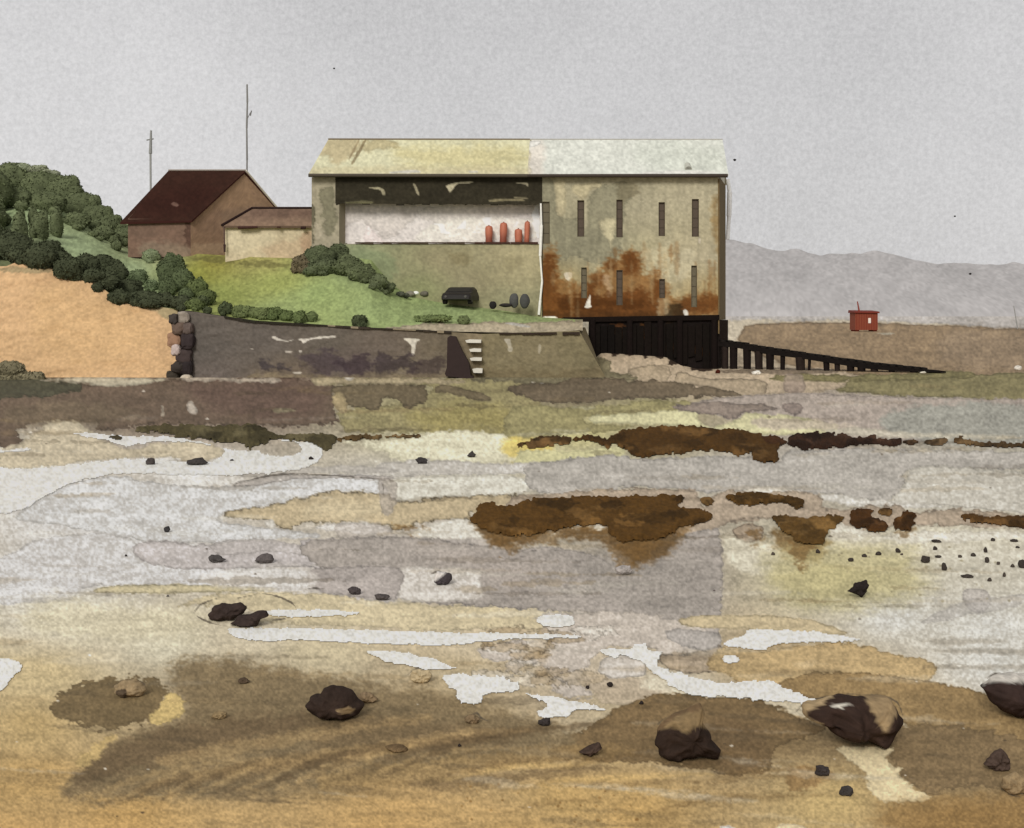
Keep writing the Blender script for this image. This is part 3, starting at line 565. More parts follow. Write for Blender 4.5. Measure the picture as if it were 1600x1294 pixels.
# ------------------------------------------------------------------ land behind the sea wall
def interp(px, pts): p = np.array(pts, float); return np.interp(px, p[:, 0], p[:, 1])
TB = [(-500,470),(-200,425),(-40,418),(10,416),(40,404),(60,406),(85,422),(120,432),(150,442),(175,462),(220,475),(285,485),(300,486),(350,494),(400,501),(500,507),(560,511),(650,515),(700,518),(850,521),(905,516),(940,522)]
TT = [(-500,330),(-200,250),(-60,290),(0,300),(60,308),(120,336),(170,362),(200,380),(225,388),(300,396),(400,402),(480,404),(540,396),(580,402),(610,440),(640,462),(700,474),(780,484),(848,496),(900,499),(940,500)]
YBt = [(-500,80),(270,79.2),(300,77),(940,77)]
YTt = [(-500,112),(0,108),(200,104),(300,99),(400,93.5),(485,88.6),(940,87.9)]
def terr(px, v):
    B = interp(px, TB); T = interp(px, TT); a = interp(px, YBt); b = interp(px, YTt)
    return B+(T-B)*v, a+(b-a)*v**1.0
def on_land(px, py):
    B = float(interp(px, TB)); T = float(interp(px, TT)); v = min(max((py-B)/(T-B), 0), 1)
    return float(terr(px, v)[1])
pxs = np.array(ln(-500, -20, 20)+ln(-20, 912, 1.8)); vs = np.linspace(0, 1, 110)
uu, vv = np.meshgrid(pxs, vs); ty, tY = terr(uu, vv)
TX = (uu-CX)*tY/F; TZ = H-(ty-HY)*tY/F
TZ = TZ+.10*(fbm(uu/16, ty/9, 44, 3)-.5)*sm(0, .08, vv)*sm(0, .08, 1-vv)
rowsV = [np.stack([TX.ravel(), tY.ravel(), TZ.ravel()], -1)]
bk = np.stack([TX[-1]*1.0, tY[-1]+50, TZ[-1]-.5], -1); bk2 = np.stack([TX[-1]*1.2, tY[-1]+150, TZ[-1]*0-1], -1)
V = np.concatenate([rowsV[0], bk, bk2]); nr = len(vs)+2; nc = len(pxs)
I = np.arange(nr*nc).reshape(nr, nc); Fc = np.stack([I[:-1, :-1], I[:-1, 1:], I[1:, 1:], I[1:, :-1]], -1).reshape(-1, 4)
tpx, tpy = proj(V)
TBASE = idw([(120,390,(153,167,128)),(200,420,(151,165,126)),(50,330,(141,155,116)),(240,450,(141,155,114)),(310,430,(146,147,71)),(340,410,(139,133,66)),(350,460,(140,148,84)),(420,440,(148,155,91)),(400,410,(151,145,91)),
  (500,460,(145,160,104)),(450,480,(147,160,106)),(600,480,(147,162,110)),(700,488,(145,160,110)),(800,494,(147,160,111)),(250,385,(154,153,122)),(30,400,(103,109,78)),(560,430,(137,150,103))])
TP = [P((176,164,140), [(590,514),(640,509),(690,505),(750,503),(850,503),(930,502),(940,524),(850,522),(780,523),(700,520),(640,515)], 1, .12, 2),
      P((216,210,198), [(790,505),(815,506),(830,510),(822,512),(800,508)], .8, .1, 1),
      P((96,92,56), [(290,404),(330,400),(420,408),(460,412),(440,420),(390,416),(330,412)], 3, 0, 4, .6),
      P((158,160,132), [(200,372),(290,392),(280,402),(210,392)], 4, 0, 4, .6),
      P((206,200,186), [(215,396),(235,392),(248,400),(230,402)], 1, .1, 1)]
land = MB().add(V, Fc, paint(tpx, tpy, TBASE, TP, 31, .08, .07), .95).build('terrain', 'grass', smooth=True); struct(land)

# orange sandy bank at the left
BB = [(-500,612),(-100,600),(0,592),(80,592),(140,596),(200,590),(285,592)]
pxs = np.array(ln(-500, -20, 20)+ln(-20, 279, 1.7)); vs = np.linspace(0, 1, 110)
uu, vv = np.meshgrid(pxs, vs); b_ = interp(uu, BB); t_ = interp(uu, TB); by = b_+(t_-b_)*vv
bY = (76.0+3.2*vv**1.0)+0*uu; bY[0] = 75.6
BZ = H-(by-HY)*bY/F; BY2 = bY+.35*(fbm(uu/30, by/14, 71, 4)-.5)*sm(0, .1, 1-vv)
BX = (uu-CX)*bY/F
V = np.stack([BX.ravel(), BY2.ravel(), BZ.ravel()], -1); nr, nc = uu.shape
I = np.arange(nr*nc).reshape(nr, nc); Fc = np.stack([I[:-1, :-1], I[:-1, 1:], I[1:, 1:], I[1:, :-1]], -1).reshape(-1, 4)
BP = [P((158,146,112), [(225,476),(285,480),(285,500),(262,498),(240,486)], 3, .05, 3, .8), P((200,166,120), [(60,450),(200,470),(230,540),(80,560)], 20, 0, 8, .5),
      P((186,154,114), [(0,520),(120,540),(260,560),(260,592),(0,592)], 16, 0, 8, .4),
      P((150,138,106), [(-60,418),(30,418),(70,416),(80,424),(40,426),(0,424),(-60,430)], 2, .1, 3, .7)]
bank = MB().add(V, Fc, paint(uu.ravel(), by.ravel(), (199,165,125), BP, 41, .055, .04), .95).build('sand_bank', 'sand', smooth=True); struct(bank)

# ------------------------------------------------------------------ sea walls
def sqpanel(mb, pts, Y, *a, **k): return mb.panel([pw(x, y, Y) for x, y in pts], *a, **k)
WT = [(282,486),(300,487),(350,495),(400,503),(500,508),(560,512),(650,516),(705,519)]
w = thing('sea_wall', 'long dark grey stone sea wall with white chips, below the lawn', 'sea wall', pw(495, 590, 76))
mb = MB()
for (a, ya), (b2, yb) in zip(WT[:-1], WT[1:]):
    sqpanel(mb, [(a, ya), (b2, yb), (b2, 596), (a, 596)], 76, idw([(300,540,(98,92,86)),(400,530,(102,95,88)),(500,530,(101,94,85)),(600,540,(108,98,88)),(690,540,(112,102,86)),(560,570,(100,90,84)),(450,585,(112,100,86)),(640,580,(118,108,92)),(320,580,(104,96,90))]), [
     P((206,200,188), [(424,527),(430,526),(440,530),(450,532),(458,531),(450,534),(438,533),(428,530)], .7, 0, .6), P((208,202,190), [(466,530),(480,529),(500,526),(523,525),(522,528),(500,529),(484,532),(474,537),(470,532)], .7, 0, .7),
     P((190,182,170), [(446,549),(456,549),(455,551),(447,551)], .7, 0, .4), P((196,188,176), [(467,547),(472,548),(470,551),(467,550)], .7, 0, .4), P((180,172,160), [(390,544),(396,545),(394,546)], .7, 0, .3),
     P((204,198,184), [(632,529),(656,530),(650,536),(648,552),(642,553),(643,542),(636,534)], .8, 0, .8), P((196,188,174), [(457,582),(470,581),(469,584),(460,584)], .8, 0, .4),
     P((66,60,62), [(410,566),(425,565),(440,572),(450,578),(430,580),(412,576)], 2.5, 0, 5, .75), P((70,60,66), [(470,560),(520,548),(540,575),(500,582)], 6, 0, 7, .6),
     P((64,54,58), [(530,565),(575,556),(580,580),(545,586)], 4, 0, 7, .75), P((62,54,56), [(596,552),(620,560),(640,556),(650,575),(610,578),(590,585)], 4, 0, 7, .75), P((64,54,54), [(650,570),(690,560),(690,590),(640,590)], 4, 0, 7, .6),
     P((140,126,100), [(400,582),(470,588),(560,590),(400,598)], 3, 0, 4, .6), P((128,116,94), [(560,584),(700,584),(700,596),(560,598)], 3, 0, 4, .6)], seed=51, relief=.10)
    x0, x1 = pw(a, 0, 76)[0], pw(b2, 0, 76)[0]; z0, z1 = pw(0, ya, 76)[2], pw(0, yb, 76)[2]
    mb.hexa([(x0, 76.05, -.5), (x1, 76.05, -.5), (x1, 77.3, -.5), (x0, 77.3, -.5), (x0, 76.05, z0-.02), (x1, 76.05, z1-.02), (x1, 77.3, z1-.02), (x0, 77.3, z0-.02)], (104, 96, 90))
mb.build('stonework', 'stone', w)
mb = MB(); pts = WT
for (a, ya), (b2, yb) in zip(pts[2:-1], pts[3:]):      # dark coping line
    for k in range(5):
        xa, xb = a+(b2-a)*k/5, a+(b2-a)*(k+1)/5; y1, y2 = ya+(yb-ya)*k/5, ya+(yb-ya)*(k+1)/5; t = random.uniform(1.5, 4)
        mb.prism([(xa, y1-t*.4), (xb-.3, y2-t*.4), (xb-.3, y2+t*.6), (xa, y1+t*.6)], 75.85, .5, random.choice([(52,46,40), (62,54,46), (140,128,106)] if a > 420 else [(44,42,34), (50,46,38)]))
mb.build('coping', 'stone', w)
w = thing('sea_wall', 'khaki sea wall section right of the dark buttress, below the rusty building', 'sea wall', pw(840, 590, 76))
mb = MB()
KP = [P((206,200,186), [(788,530),(797,530),(798,537),(801,546),(798,550),(793,547),(794,540)], .7, 0, .7), P((200,192,174), [(842,539),(845,540),(844,551),(841,552)], .7, 0, .5),
      P((134,124,98), [(780,530),(900,530),(900,560),(780,570)], 18, 0, 6, .5), P((110,98,74), [(753,575),(850,582),(945,575),(945,596),(753,596)], 6, 0, 5, .5), P((118,110,84), [(870,520),(930,540),(945,570),(890,565)], 10, 0, 5, .5)]
sqpanel(mb, [(705, 519), (753, 522), (753, 596), (705, 596)], 76, (126,114,92), KP, seed=52, relief=.06)
sqpanel(mb, [(753, 522), (905, 517), (950, 596), (753, 596)], 76, (126,116,90), KP, seed=52, relief=.08)
xL, xM, zt = pw(705, 0, 76)[0], pw(905, 0, 76)[0], pw(0, 522, 76)[2]
mb.box(xL, xM, 76.05, 77.3, -.5, zt-.01, (126,116,92))
mb.hexa([(xM, 76.05, -.5), (5.95, 76.05, -.5), (5.9, 88, -.5), (xM, 88, -.5), (xM-.1, 76.05, zt-.02), (xM+.12, 76.05, zt-.05), (5.3, 88, 3.0), (xM-.1, 88, 3.0)], (122,112,88))
mb.build('stonework', 'stone', w)
mb = MB()
for k in range(14):
    xa = 780+k*9.0; t = random.uniform(1.2, 3)
    if k in (10,): continue
    mb.prism([(xa, 520.5-k*.12), (xa+8.7, 520.3-k*.12), (xa+8.7, 520.5+t), (xa, 520.6+t)], 75.86, .45, (58,48,40))
mb.build('coping', 'stone', w)
# buttress, steps, broken pier, stones at the wall foot
o = MB().prism([(699,528),(703,525),(712,526),(722,548),(733,568),(735,586),(740,589),(738,595),(728,594),(716,590),(697,588),(695,584),(698,575)], 75.2, .9, (56,46,44)).build('buttress', 'stone', loc=pw(716, 590, 75.2))
tag(o, 'black wedge-shaped buttress on the sea wall beside white steps', 'buttress')
st = thing('wall_steps', 'flight of four pale steps set in the sea wall beside the buttress', 'steps', pw(742, 590, 75.8))
for (x0, x1, y0, y1) in [(727,752,531,536),(733,752,545,550),(734,753,559,564),(738,754,576,583)]:
    MB().prism([(x0, y0+1), (x0+7, y0-.5), (x1, y0), (x1-.5, y1), (x0+2, y1-.3)], 75.45, .62, (212,208,196)).build('step', 'stone', st)
pr = thing('stone_pier', 'broken pinkish brown stone pier between orange bank and grey wall', 'stone pier', pw(278, 592, 75.5))
BLK = [(264,278,492,506,(70,64,60)),(270,290,505,522,(104,88,78)),(262,284,522,542,(150,118,96)),(268,283,540,556,(186,170,164)),(284,304,523,546,(60,52,52)),(276,300,547,566,(72,62,60)),(268,288,566,582,(62,56,52)),(282,300,564,586,(50,44,44)),(262,280,580,592,(68,62,54)),(284,300,586,594,(190,178,160)),(286,302,506,523,(98,86,80)),(278,296,488,505,(150,140,128))]
mb = MB()
for i, (x0, x1, y0, y1, c) in enumerate(BLK):
    c0 = pw((x0+x1)/2, (y0+y1)/2, 75.7+.1*(i % 3)); V = ICO4[0]*(1+.9*n3(ICO4[0], 1.6, i)+.5*n3(ICO4[0], 4, i+40))[:, None]
    V = np.sign(V)*np.abs(V)**.7; V = V*np.array([(x1-x0)*.021, .35, (y1-y0)*.024])+np.array(c0); mb.add(V, ICO4[1], c)
mb.build('rubble_stones', 'rock', pr, smooth=True)

# ------------------------------------------------------------------ foliage
def bush(blobs0, color, label, group='green bushes on the hillside', name='bush', cat='bush', Yoff=0., dens=1.):
    mb = MB(); first = None
    blobs = [(b[0], b[1], b[2]*1.03, b[3]*1.03)+tuple(b[4:]) for b in blobs0]
    for b in list(blobs):
        if b[2] > 11:
            for _ in range(4):
                a_ = random.uniform(0, 6.28); blobs.append((b[0]+b[2]*.78*math.cos(a_), b[1]+b[3]*.72*math.sin(a_), b[2]*random.uniform(.28, .5), b[3]*random.uniform(.3, .55))+tuple(b[4:]))
    for j, bl in enumerate(blobs):
        cx, cy, rx, ry = bl[:4]; c = np.array(bl[4] if len(bl) > 4 else color, float)
        Y = on_land(cx, cy+ry*.6)-.25+Yoff
        ctr = np.array(pw(cx, cy, Y)); R = np.array([rx*Y/F, (rx+ry)*.35*Y/F, ry*Y/F])
        if first is None: first = np.array(pw(cx, cy+ry, Y))
        sd = random.randrange(9999)
        V = ICO4[0]*(.93+.34*n3(ICO4[0], 2.0, sd)+.10*n3(ICO4[0], 6, sd+3))[:, None]
        px, py = proj(V*R+ctr)
        mb.add(V*R+ctr, ICO4[1], paint(px, py, tuple(c), (), sd % 97, .10, .18), .72)
        n = int(dens*(60+rx*ry*1.5)); D = RNG.normal(size=(n, 3)); D /= np.linalg.norm(D, axis=1)[:, None]
        D = D[D[:, 1] < .5]; n = len(D)
        r0 = (.93+.34*n3(D, 2.0, sd)+.10*n3(D, 6, sd+3))*RNG.uniform(.93, 1.06, n)
        Pt = D*r0[:, None]*R+ctr; s_ = RNG.uniform(.06, .15, n)*(.6+.4*min(1, rx/18))
        T1 = RNG.normal(size=(n, 3)); T1 /= np.linalg.norm(T1, axis=1)[:, None]
        T2 = np.cross(T1, D+.5*RNG.normal(size=(n, 3))); T2 /= np.linalg.norm(T2, axis=1)[:, None]
        Q = np.stack([Pt-T1*s_[:, None], Pt-T2*s_[:, None]*.6, Pt+T1*s_[:, None], Pt+T2*s_[:, None]*.6], 1).reshape(-1, 3)
        cc = np.repeat(c[None]*RNG.uniform(.88, 1.16, n)[:, None], 4, 0)
        mb.add(Q, np.arange(4*n).reshape(n, 4), cc, .72)
    o = mb.build(name, 'leaf', smooth=True, loc=first)
    return tag(o, label, cat, group)
U = (80,86,62); Lw = (58,62,46); L2 = (80,90,60)
GH = 'dark bushes on the left slope'
bush([(-25,300,45,42),(15,285,36,30),(-30,340,40,30),(20,310,30,20)], U, 'big dark green bush cut by the left edge on the skyline', GH)
bush([(62,292,34,26),(100,300,30,24),(75,318,30,20)], U, 'rounded dark green bush second along the skyline', GH)
bush([(36,262,14,7,(112,118,96)),(60,266,16,8,(118,122,100)),(85,272,10,6,(112,116,96))], U, 'small pale olive tufts on top of the skyline bushes', GH)
bush([(125,322,30,24),(150,338,26,20),(120,345,22,14)], U, 'dark green bush third along the skyline, above the pale grass', GH)
bush([(172,352,24,17),(160,364,18,12),(194,368,22,14)], U, 'dark green bush at the right end of the skyline, touching the brown house', GH)
bush([(182,384,9,10),(178,376,8,9)], U, 'small drooping green tuft hanging below the skyline bushes', GH)
bush([(30,365,12,32),(-20,365,25,20)], U, 'upright dark bush joining the two dark bands at the left edge', GH)
bush([(62,355,14,26),(88,352,10,26),(52,340,8,16)], U, 'dark bush between two pale slanting grass streaks', GH)
bush([(-15,388,32,26),(22,386,28,24),(30,398,22,14)], Lw, 'blackish green bush above the left end of the orange bank', GH)
bush([(62,402,28,20),(92,410,26,18),(75,388,20,12)], Lw, 'second blackish bush in the row above the orange bank', GH)
bush([(108,420,24,18),(135,418,22,22),(145,432,20,12)], Lw, 'third blackish bush in the row above the orange bank', GH)
bush([(165,440,24,18),(160,412,20,14),(180,428,20,18)], Lw, 'fourth blackish bush in the row above the orange bank', GH)
bush([(200,452,22,16),(188,466,20,10),(222,466,24,11)], Lw, 'fifth blackish bush in the row above the orange bank', GH)
bush([(214,434,15,12,(84,94,68)),(236,446,12,9,(84,94,68))], L2, 'small mid green round bush standing clear on the pale grass', GH)
bush([(252,470,24,12),(285,473,20,11),(232,474,18,8)], Lw, 'low blackish bush over the right end of the orange bank', GH)
bush([(268,425,22,24),(284,440,18,20),(262,450,14,16),(290,462,12,12)], (72,80,56), 'tall rounded dark green bush beside the yellow-green grass', GH)
bush([(308,452,18,16),(322,466,16,13),(304,476,16,9)], (78,86,54), 'green bush on the slope end above the sea wall', GH)
bush([(236,400,13,11)], (104,112,86), 'lone grey-green round bush under the brown house', GH)
bush([(316,471,11,9,(66,72,50)),(324,485,7,6,(62,68,48))], L2, 'tiny dark ball bushes at the left end of the sea wall top', GH)
GW = 'low hedge bushes along the sea wall top'
bush([(352,483,11,10,(60,66,46))], L2, 'dark ball bush, first in the hedge along the wall top', GW)
bush([(378,486,20,9),(405,490,20,9)], (88,96,62), 'long low green hedge bush on the wall top', GW)
bush([(430,490,14,10),(448,494,12,9)], (80,90,56), 'middle hedge bush on the wall top', GW)
bush([(468,496,11,10)], (82,92,58), 'round hedge bush second from the right end of the hedge', GW)
bush([(487,495,9,9)], (86,96,62), 'last round bush at the right end of the hedge', GW)
bush([(561,502,12,10,(62,68,48))], L2, 'dark round bush alone on the wall top in mid lawn', GW)
bush([(676,498,28,6,(92,102,66))], L2, 'flat wide green bush on the lawn edge', GW)
bush([(725,501,10,8,(84,92,62))], L2, 'small round bush beside the flat wide one', GW)
GS = 'bushes against the long building'
bush([(474,412,17,14,(88,80,62)),(462,420,8,8,(88,80,62))], L2, 'brownish bush in front of the cream outbuilding', GS)
bush([(500,402,24,18),(530,392,18,11),(505,418,24,12),(488,424,14,8)], (74,80,58), 'dark green bush at the left corner of the long building', GS)
bush([(545,418,26,14),(565,428,22,14),(540,404,12,7)], (78,84,60), 'dark bush running down the slope along the building', GS)
bush([(590,440,16,13),(605,450,12,9)], (84,90,66), 'grey-green bush at the lower end of the slope hedge', GS)
bush([(-40,585,40,16),(15,578,26,14),(45,590,26,9),(0,592,40,9)], (104,98,78), 'low drab olive scrub at the foot of the orange bank', GH, Yoff=-5.5)
bush([(626,460,7,4),(634,462,6,4)], (74,76,64), 'tiny tuft at the foot of the slope hedge', GS)
# stones at the end of the hedge
for i, (x, y, w_, h_, c, l) in enumerate([(641,463,14,8,(112,108,96),'grey stone at the left of the rubble by the hedge foot'),(650,460,10,5,(216,214,204),'white stone between two grey ones by the hedge foot'),(663,462,14,7,(90,86,76),'dark grey stone at the right of the rubble by the hedge foot')]):
    Y = on_land(x, y)-.3; V = ICO4[0]*(1+.5*n3(ICO4[0], 1.8, 700+i))[:, None]*np.array([w_*.5, w_*.4, h_*.6])*Y/F+np.array(pw(x, y-h_*.4, Y))
    tag(MB().add(V, ICO4[1], c, .72).build('stone', 'rock', smooth=True, loc=pw(x, y, Y)), l, 'stone', 'stones by the hedge foot')

# ------------------------------------------------------------------ the long building
YB = 88.0; YR = 90.64; YK = 93.3
def X88(px, Y=YB): return (px-CX)*Y/F
def Z(py, Y=YB): return H-(py-HY)*Y/F
bl = thing('waterfront_building', 'long two-part beachfront building, cream and white roof, rust-stained slit-windowed block', 'building', (X88(848), YB, 1.5))
ZE = Z(277); ZRG = Z(218, YR)
FB = idw([(870,320,(150,144,120)),(920,300,(162,155,130)),(1000,320,(168,161,136)),(1090,300,(176,168,142)),(1100,400,(178,169,142)),(1050,420,(178,168,136)),(950,380,(150,146,122)),(890,380,(150,146,122)),(1000,400,(172,164,132)),(880,440,(150,138,104)),(1110,460,(168,150,110))])
RU = (100,62,30); RD = (76,46,20); OC = (134,98,58)
FPp = [P((138,134,112), [(846,285),(866,288),(872,300),(870,335),(905,340),(920,310),(940,290),(975,285),(985,300),(975,330),(972,372),(968,402),(930,412),(900,400),(860,410),(846,400)], 1.6, .07, 4, .8),
      P((188,178,146), [(868,283),(884,284),(883,310),(880,338),(870,334),(868,305)], 1, .1, 2), P((186,176,144), [(895,290),(910,288),(938,284),(940,292),(922,298),(912,312),(898,305)], 1, .1, 2),
      P((190,182,150), [(934,350),(945,342),(962,344),(960,365),(955,390),(948,372),(938,358)], 1, .1, 2), P((186,178,150), [(912,312),(917,318),(916,352),(911,350)], 1, .05, 1.5, .8),
      P((192,184,154), [(1000,400),(1040,380),(1048,360),(1050,400),(1060,430),(1030,440)], 6, .05, 5, .7), P((196,188,160), [(1058,400),(1085,392),(1080,425),(1062,440)], 4, .05, 4, .6),
      P((120,112,88), [(965,290),(990,285),(1000,300),(985,310),(970,320)], 4, 0, 4, .6),
      P(OC, [(846,400),(866,392),(875,430),(890,440),(915,445),(928,428),(950,400),(962,405),(974,392),(990,392),(1005,400),(1006,430),(1030,430),(1042,450),(1060,470),(1075,462),(1122,462),(1122,497),(846,497)], 7, 0, 7, .9),
      P(RU, [(848,405),(862,402),(868,430),(872,455),(900,462),(915,450),(925,440),(935,470),(950,450),(966,455),(1000,450),(1020,470),(1036,480),(1030,497),(846,497)], 5, 0, 6, .9),
      P(RU, [(974,398),(988,392),(1000,402),(1002,425),(995,432),(985,430),(975,424)], 5, 0, 4, .9), P(RU, [(1018,442),(1034,437),(1040,450),(1036,470),(1022,468)], 5, 0, 4, .9),
      P(RU, [(1058,475),(1075,465),(1118,464),(1120,486),(1100,488),(1060,494)], 5, 0, 4, .85), P(RU, [(948,412),(958,406),(962,420),(952,424)], 4, 0, 3, .8), P(RU, [(925,430),(940,430),(944,448),(925,450)], 5, 0, 3, .7),
      P(RD, [(872,470),(910,462),(950,468),(1000,470),(990,482),(940,484),(880,488)], 7, 0, 6, .75), P((74,48,24), [(856,488),(960,488),(1040,490),(1040,498),(850,498)], 4, 0, 4, .6),
      P((176,164,134), [(1028,470),(1042,468),(1046,490),(1040,497),(1030,497)], 5, 0, 3, .7), P((190,164,132), [(942,432),(950,430),(956,455),(950,458)], 4, 0, 3, .7),
      P((206,196,174), [(882,426),(893,426),(893,434),(888,438),(883,432)], 1, 0, 1), P((224,220,208), [(915,478),(920,465),(923,461),(922,474),(924,480),(914,480)], .8, 0, .6),
      P((48,38,24), [(1044,484),(1050,476),(1062,474),(1066,484),(1068,497),(1042,497)], 5, 0, 4, .75), P((226,222,210), [(1068,485),(1074,485),(1075,495),(1070,495)], .7, 0, .4),
      P((204,194,172), [(1092,372),(1095,374),(1094,380),(1091,379)], .8, 0, .5), P((132,104,62), [(1112,318),(1122,312),(1122,400),(1114,360)], 5, 0, 3, .6), P((228,222,210), [(847,494),(870,496),(866,500),(847,500)], 1, 0, 1)]
_r = random.Random(3)
for k in range(34):
    x = _r.uniform(852, 1118); y0 = _r.uniform(380, 450); h = _r.uniform(25, 80); w = _r.uniform(2, 6)
    FPp.append(P((118, 78, 40) if k % 3 else (176, 156, 118), [(x-w/2, y0), (x+w/2, y0), (x+w*.7, y0+h*.6), (x+w*.2, min(496, y0+h)), (x-w*.6, y0+h*.6)], 2.5, 0, 2, _r.uniform(.2, .5)))
WIN = [(847,315,859,381),(902,313,913,370),(963,312,973,371),(1029,316,1039,369),(1081,311,1092,370),(908,418,917,466),(963,422,973,477),(1030,436,1039,466),(1080,415,1089,480)]
mb = MB()
sqpanel(mb, [(848, 277), (1123, 277), (1123, 500), (848, 500)], YB, FB, FPp, seed=61, relief=0, streak=(6, 34, .09), holes=WIN, ex=[e for w_ in WIN for e in (w_[0], w_[2])], ey=[e for w_ in WIN for e in (w_[1], w_[3])])
# body behind the front skin, leaving the window reveals open
xr0, xr1 = X88(848), X88(1123); zb = Z(500)
SK = .27                                            # end walls are cut askew to the street front
mb.hexa([(xr0+.02, YB+.35, zb), (xr1+.12, YB+.35, zb), (xr1+SK*5.3, YK, zb), (xr0+SK*5.3, YK, zb), (xr0+.02, YB+.35, ZE), (xr1+.12, YB+.35, ZE), (xr1+SK*5.3, YK, ZE), (xr0+SK*5.3, YK, ZE)], (120,108,84))
mb.panel([(xr1, YB, ZE), (xr1+SK*5.3, YK, ZE), (xr1+SK*5.3, YK, zb), (xr1, YB, zb)], (206,196,160), [P((92,58,32), [(1122,305),(1136,312),(1136,400),(1130,470),(1120,470)], 2, .1, 3), P((140,92,52), [(1124,380),(1145,380),(1140,420),(1128,470),(1122,470)], 4, 0, 4), P((212,196,166), [(1124,430),(1145,400),(1145,500),(1122,500)], 6, 0, 4, .8)], step=1.2, seed=63, k=.42)  # colours raised to offset the shade on this end wall
# gable end
mb.add([(xr1+.1, YB+.05, ZE), (xr1+SK*5.3-.05, YK-.05, ZE), (xr1+SK*2.64, YR, ZRG-.25)], [(0, 1, 2)], (206,204,190))
mb.build('rust_stained_wall', 'render', bl)['label'] = 'khaki rendered front with rust stains and slit windows'
for i, (a, b2, c, d) in enumerate(WIN):
    wn = MB(); x0, x1, z1, z0 = X88(a), X88(c), Z(b2), Z(d); dk = (84,74,58) if i not in (0, 1, 5, 8) else (92,84,66)
    t = .035
    for (p, q, r, s_) in [(x0, x0+t, z0, z1), (x1-t, x1, z0, z1), (x0+t, x1-t, z0, z0+t), (x0+t, x1-t, z1-t, z1)]: wn.box(p, q, YB+.005, YB+.24, r, s_, dk)
    wo = wn.build('window', 'dark', bl)
    mbp = MB().box(x0+t, x1-t, YB+.15, YB+.17, z0+t, z1-t, (84,72,60) if i not in (0, 5, 8) else (104,96,76)); 
    for q in range(1, 4): zz = z0+(z1-z0)*q/4; mbp.box(x0+t, x1-t, YB+.12, YB+.149, zz-.015, zz+.015, (70,62,50))
    mbp.build('pane', 'metal', wo)
# left wing
LP = [P((124,120,98), [(500,300),(515,290),(524,300),(524,350),(515,368),(503,360),(505,330)], 2, .08, 4, .8), P((112,106,86), [(486,320),(492,330),(492,372),(487,375)], 1, .1, 1.5), P((178,168,146), [(490,358),(500,352),(505,370),(492,378)], 3, .05, 3, .7)]
mb = MB()
sqpanel(mb, [(487, 277), (530, 277), (530, 425), (487, 425)], YB, (158,150,128), LP, seed=65, streak=(7, 30, .06))
xl = X88(487)
mb.hexa([(xl+.02, YB+.04, Z(460)), (X88(530), YB+.04, Z(460)), (X88(530)+SK*5.3, YK, Z(460)), (xl+SK*5.3, YK, Z(460)), (xl+.02, YB+.04, ZE), (X88(530), YB+.04, ZE), (X88(530)+SK*5.3, YK, ZE), (xl+SK*5.3, YK, ZE)], (150,142,120))
mb.add([(xl+.1, YB+.05, ZE), (xl+SK*2.64, YR, ZRG-.25), (xl+SK*5.3, YK, ZE)], [(0, 1, 2)], (170,160,136))
mb.build('end_wall', 'render', bl)
mb = MB()
LB = idw([(600,420,(148,144,112)),(700,410,(150,142,112)),(800,400,(160,152,122)),(650,450,(142,144,106)),(800,470,(148,144,114)),(560,410,(136,146,112)),(740,440,(152,144,114))])
sqpanel(mb, [(530, 382), (848, 382), (848, 512), (530, 512)], YB, LB, [P((132,142,108), [(560,390),(600,395),(620,420),(600,450),(560,430)], 8, 0, 5, .7), P((128,118,88), [(700,395),(730,395),(735,410),(710,412)], 6, 0, 4, .6), P((126,118,88), [(790,405),(815,402),(815,415),(795,420)], 6, 0, 4, .5), P((170,160,126), [(760,390),(840,388),(842,440),(800,460)], 14, 0, 5, .5)], seed=67, streak=(9, 30, .05))
mb.box(X88(530)+.01, X88(848)-.01, YB+.04, YK, Z(520), Z(382)-.01, (146,140,112))
mb.build('lower_wall', 'render', bl)
mb = MB()
mb.panel([pw(530, 300, 89.1), pw(848, 300, 89.1), pw(848, 381, 89.1), pw(530, 381, 89.1)], (203,197,192), [
  P((216,206,202), [(570,380),(575,352),(582,358),(600,380)], .9, .06, 1.5), P((194,187,180), [(530,320),(640,318),(655,330),(630,360),(600,372),(585,360),(560,345),(532,360)], 1.2, .07, 3, .8),
  P((192,186,178), [(650,330),(700,318),(840,322),(820,338),(770,345),(720,350),(670,345)], 1.2, .07, 3, .7), P((212,208,198), [(690,345),(760,340),(840,345),(840,372),(740,376),(650,374)], 3, .05, 3, .8),
  P((236,234,230), [(678,350),(692,350),(696,360),(704,364),(690,364),(686,354)], .7, 0, .6), P((236,234,230), [(714,357),(727,344),(728,358)], .7, 0, .5, 1, False), P((236,234,230), [(753,341),(768,339),(767,352),(758,352)], .7, 0, .5, 1, False), P((234,232,226), [(806,347),(810,346),(808,354),(803,354)], .7, 0, .4, 1, False), P((238,234,228), [(832,330),(842,322),(842,372),(834,356)], .8, 0, 1)], seed=69, k=.80)
mb.box(X88(530), X88(848), 89.14, YK, Z(381), Z(318), (190,184,176))
mb.build('back_wall', 'render', bl)['label'] = 'pale lilac-white wall inside the open gallery'
mb = MB()
mb.box(X88(530)+.01, X88(848)-.01, YB+.02, 89.09, Z(382)-.003, Z(382)+.05, (150,142,126))
for k in range(20):
    a = 555+k*14.3; t = random.uniform(1.5, 3.0)
    mb.prism([(a, 379-t*.3), (a+14, 379-t*.3), (a+14, 379+t*.7+.5), (a, 379+t*.7)], YB-.12, .2, (72,50,42) if k > 12 else (78,66,54))
mb.build('gallery_floor', 'render', bl)
mb = MB()
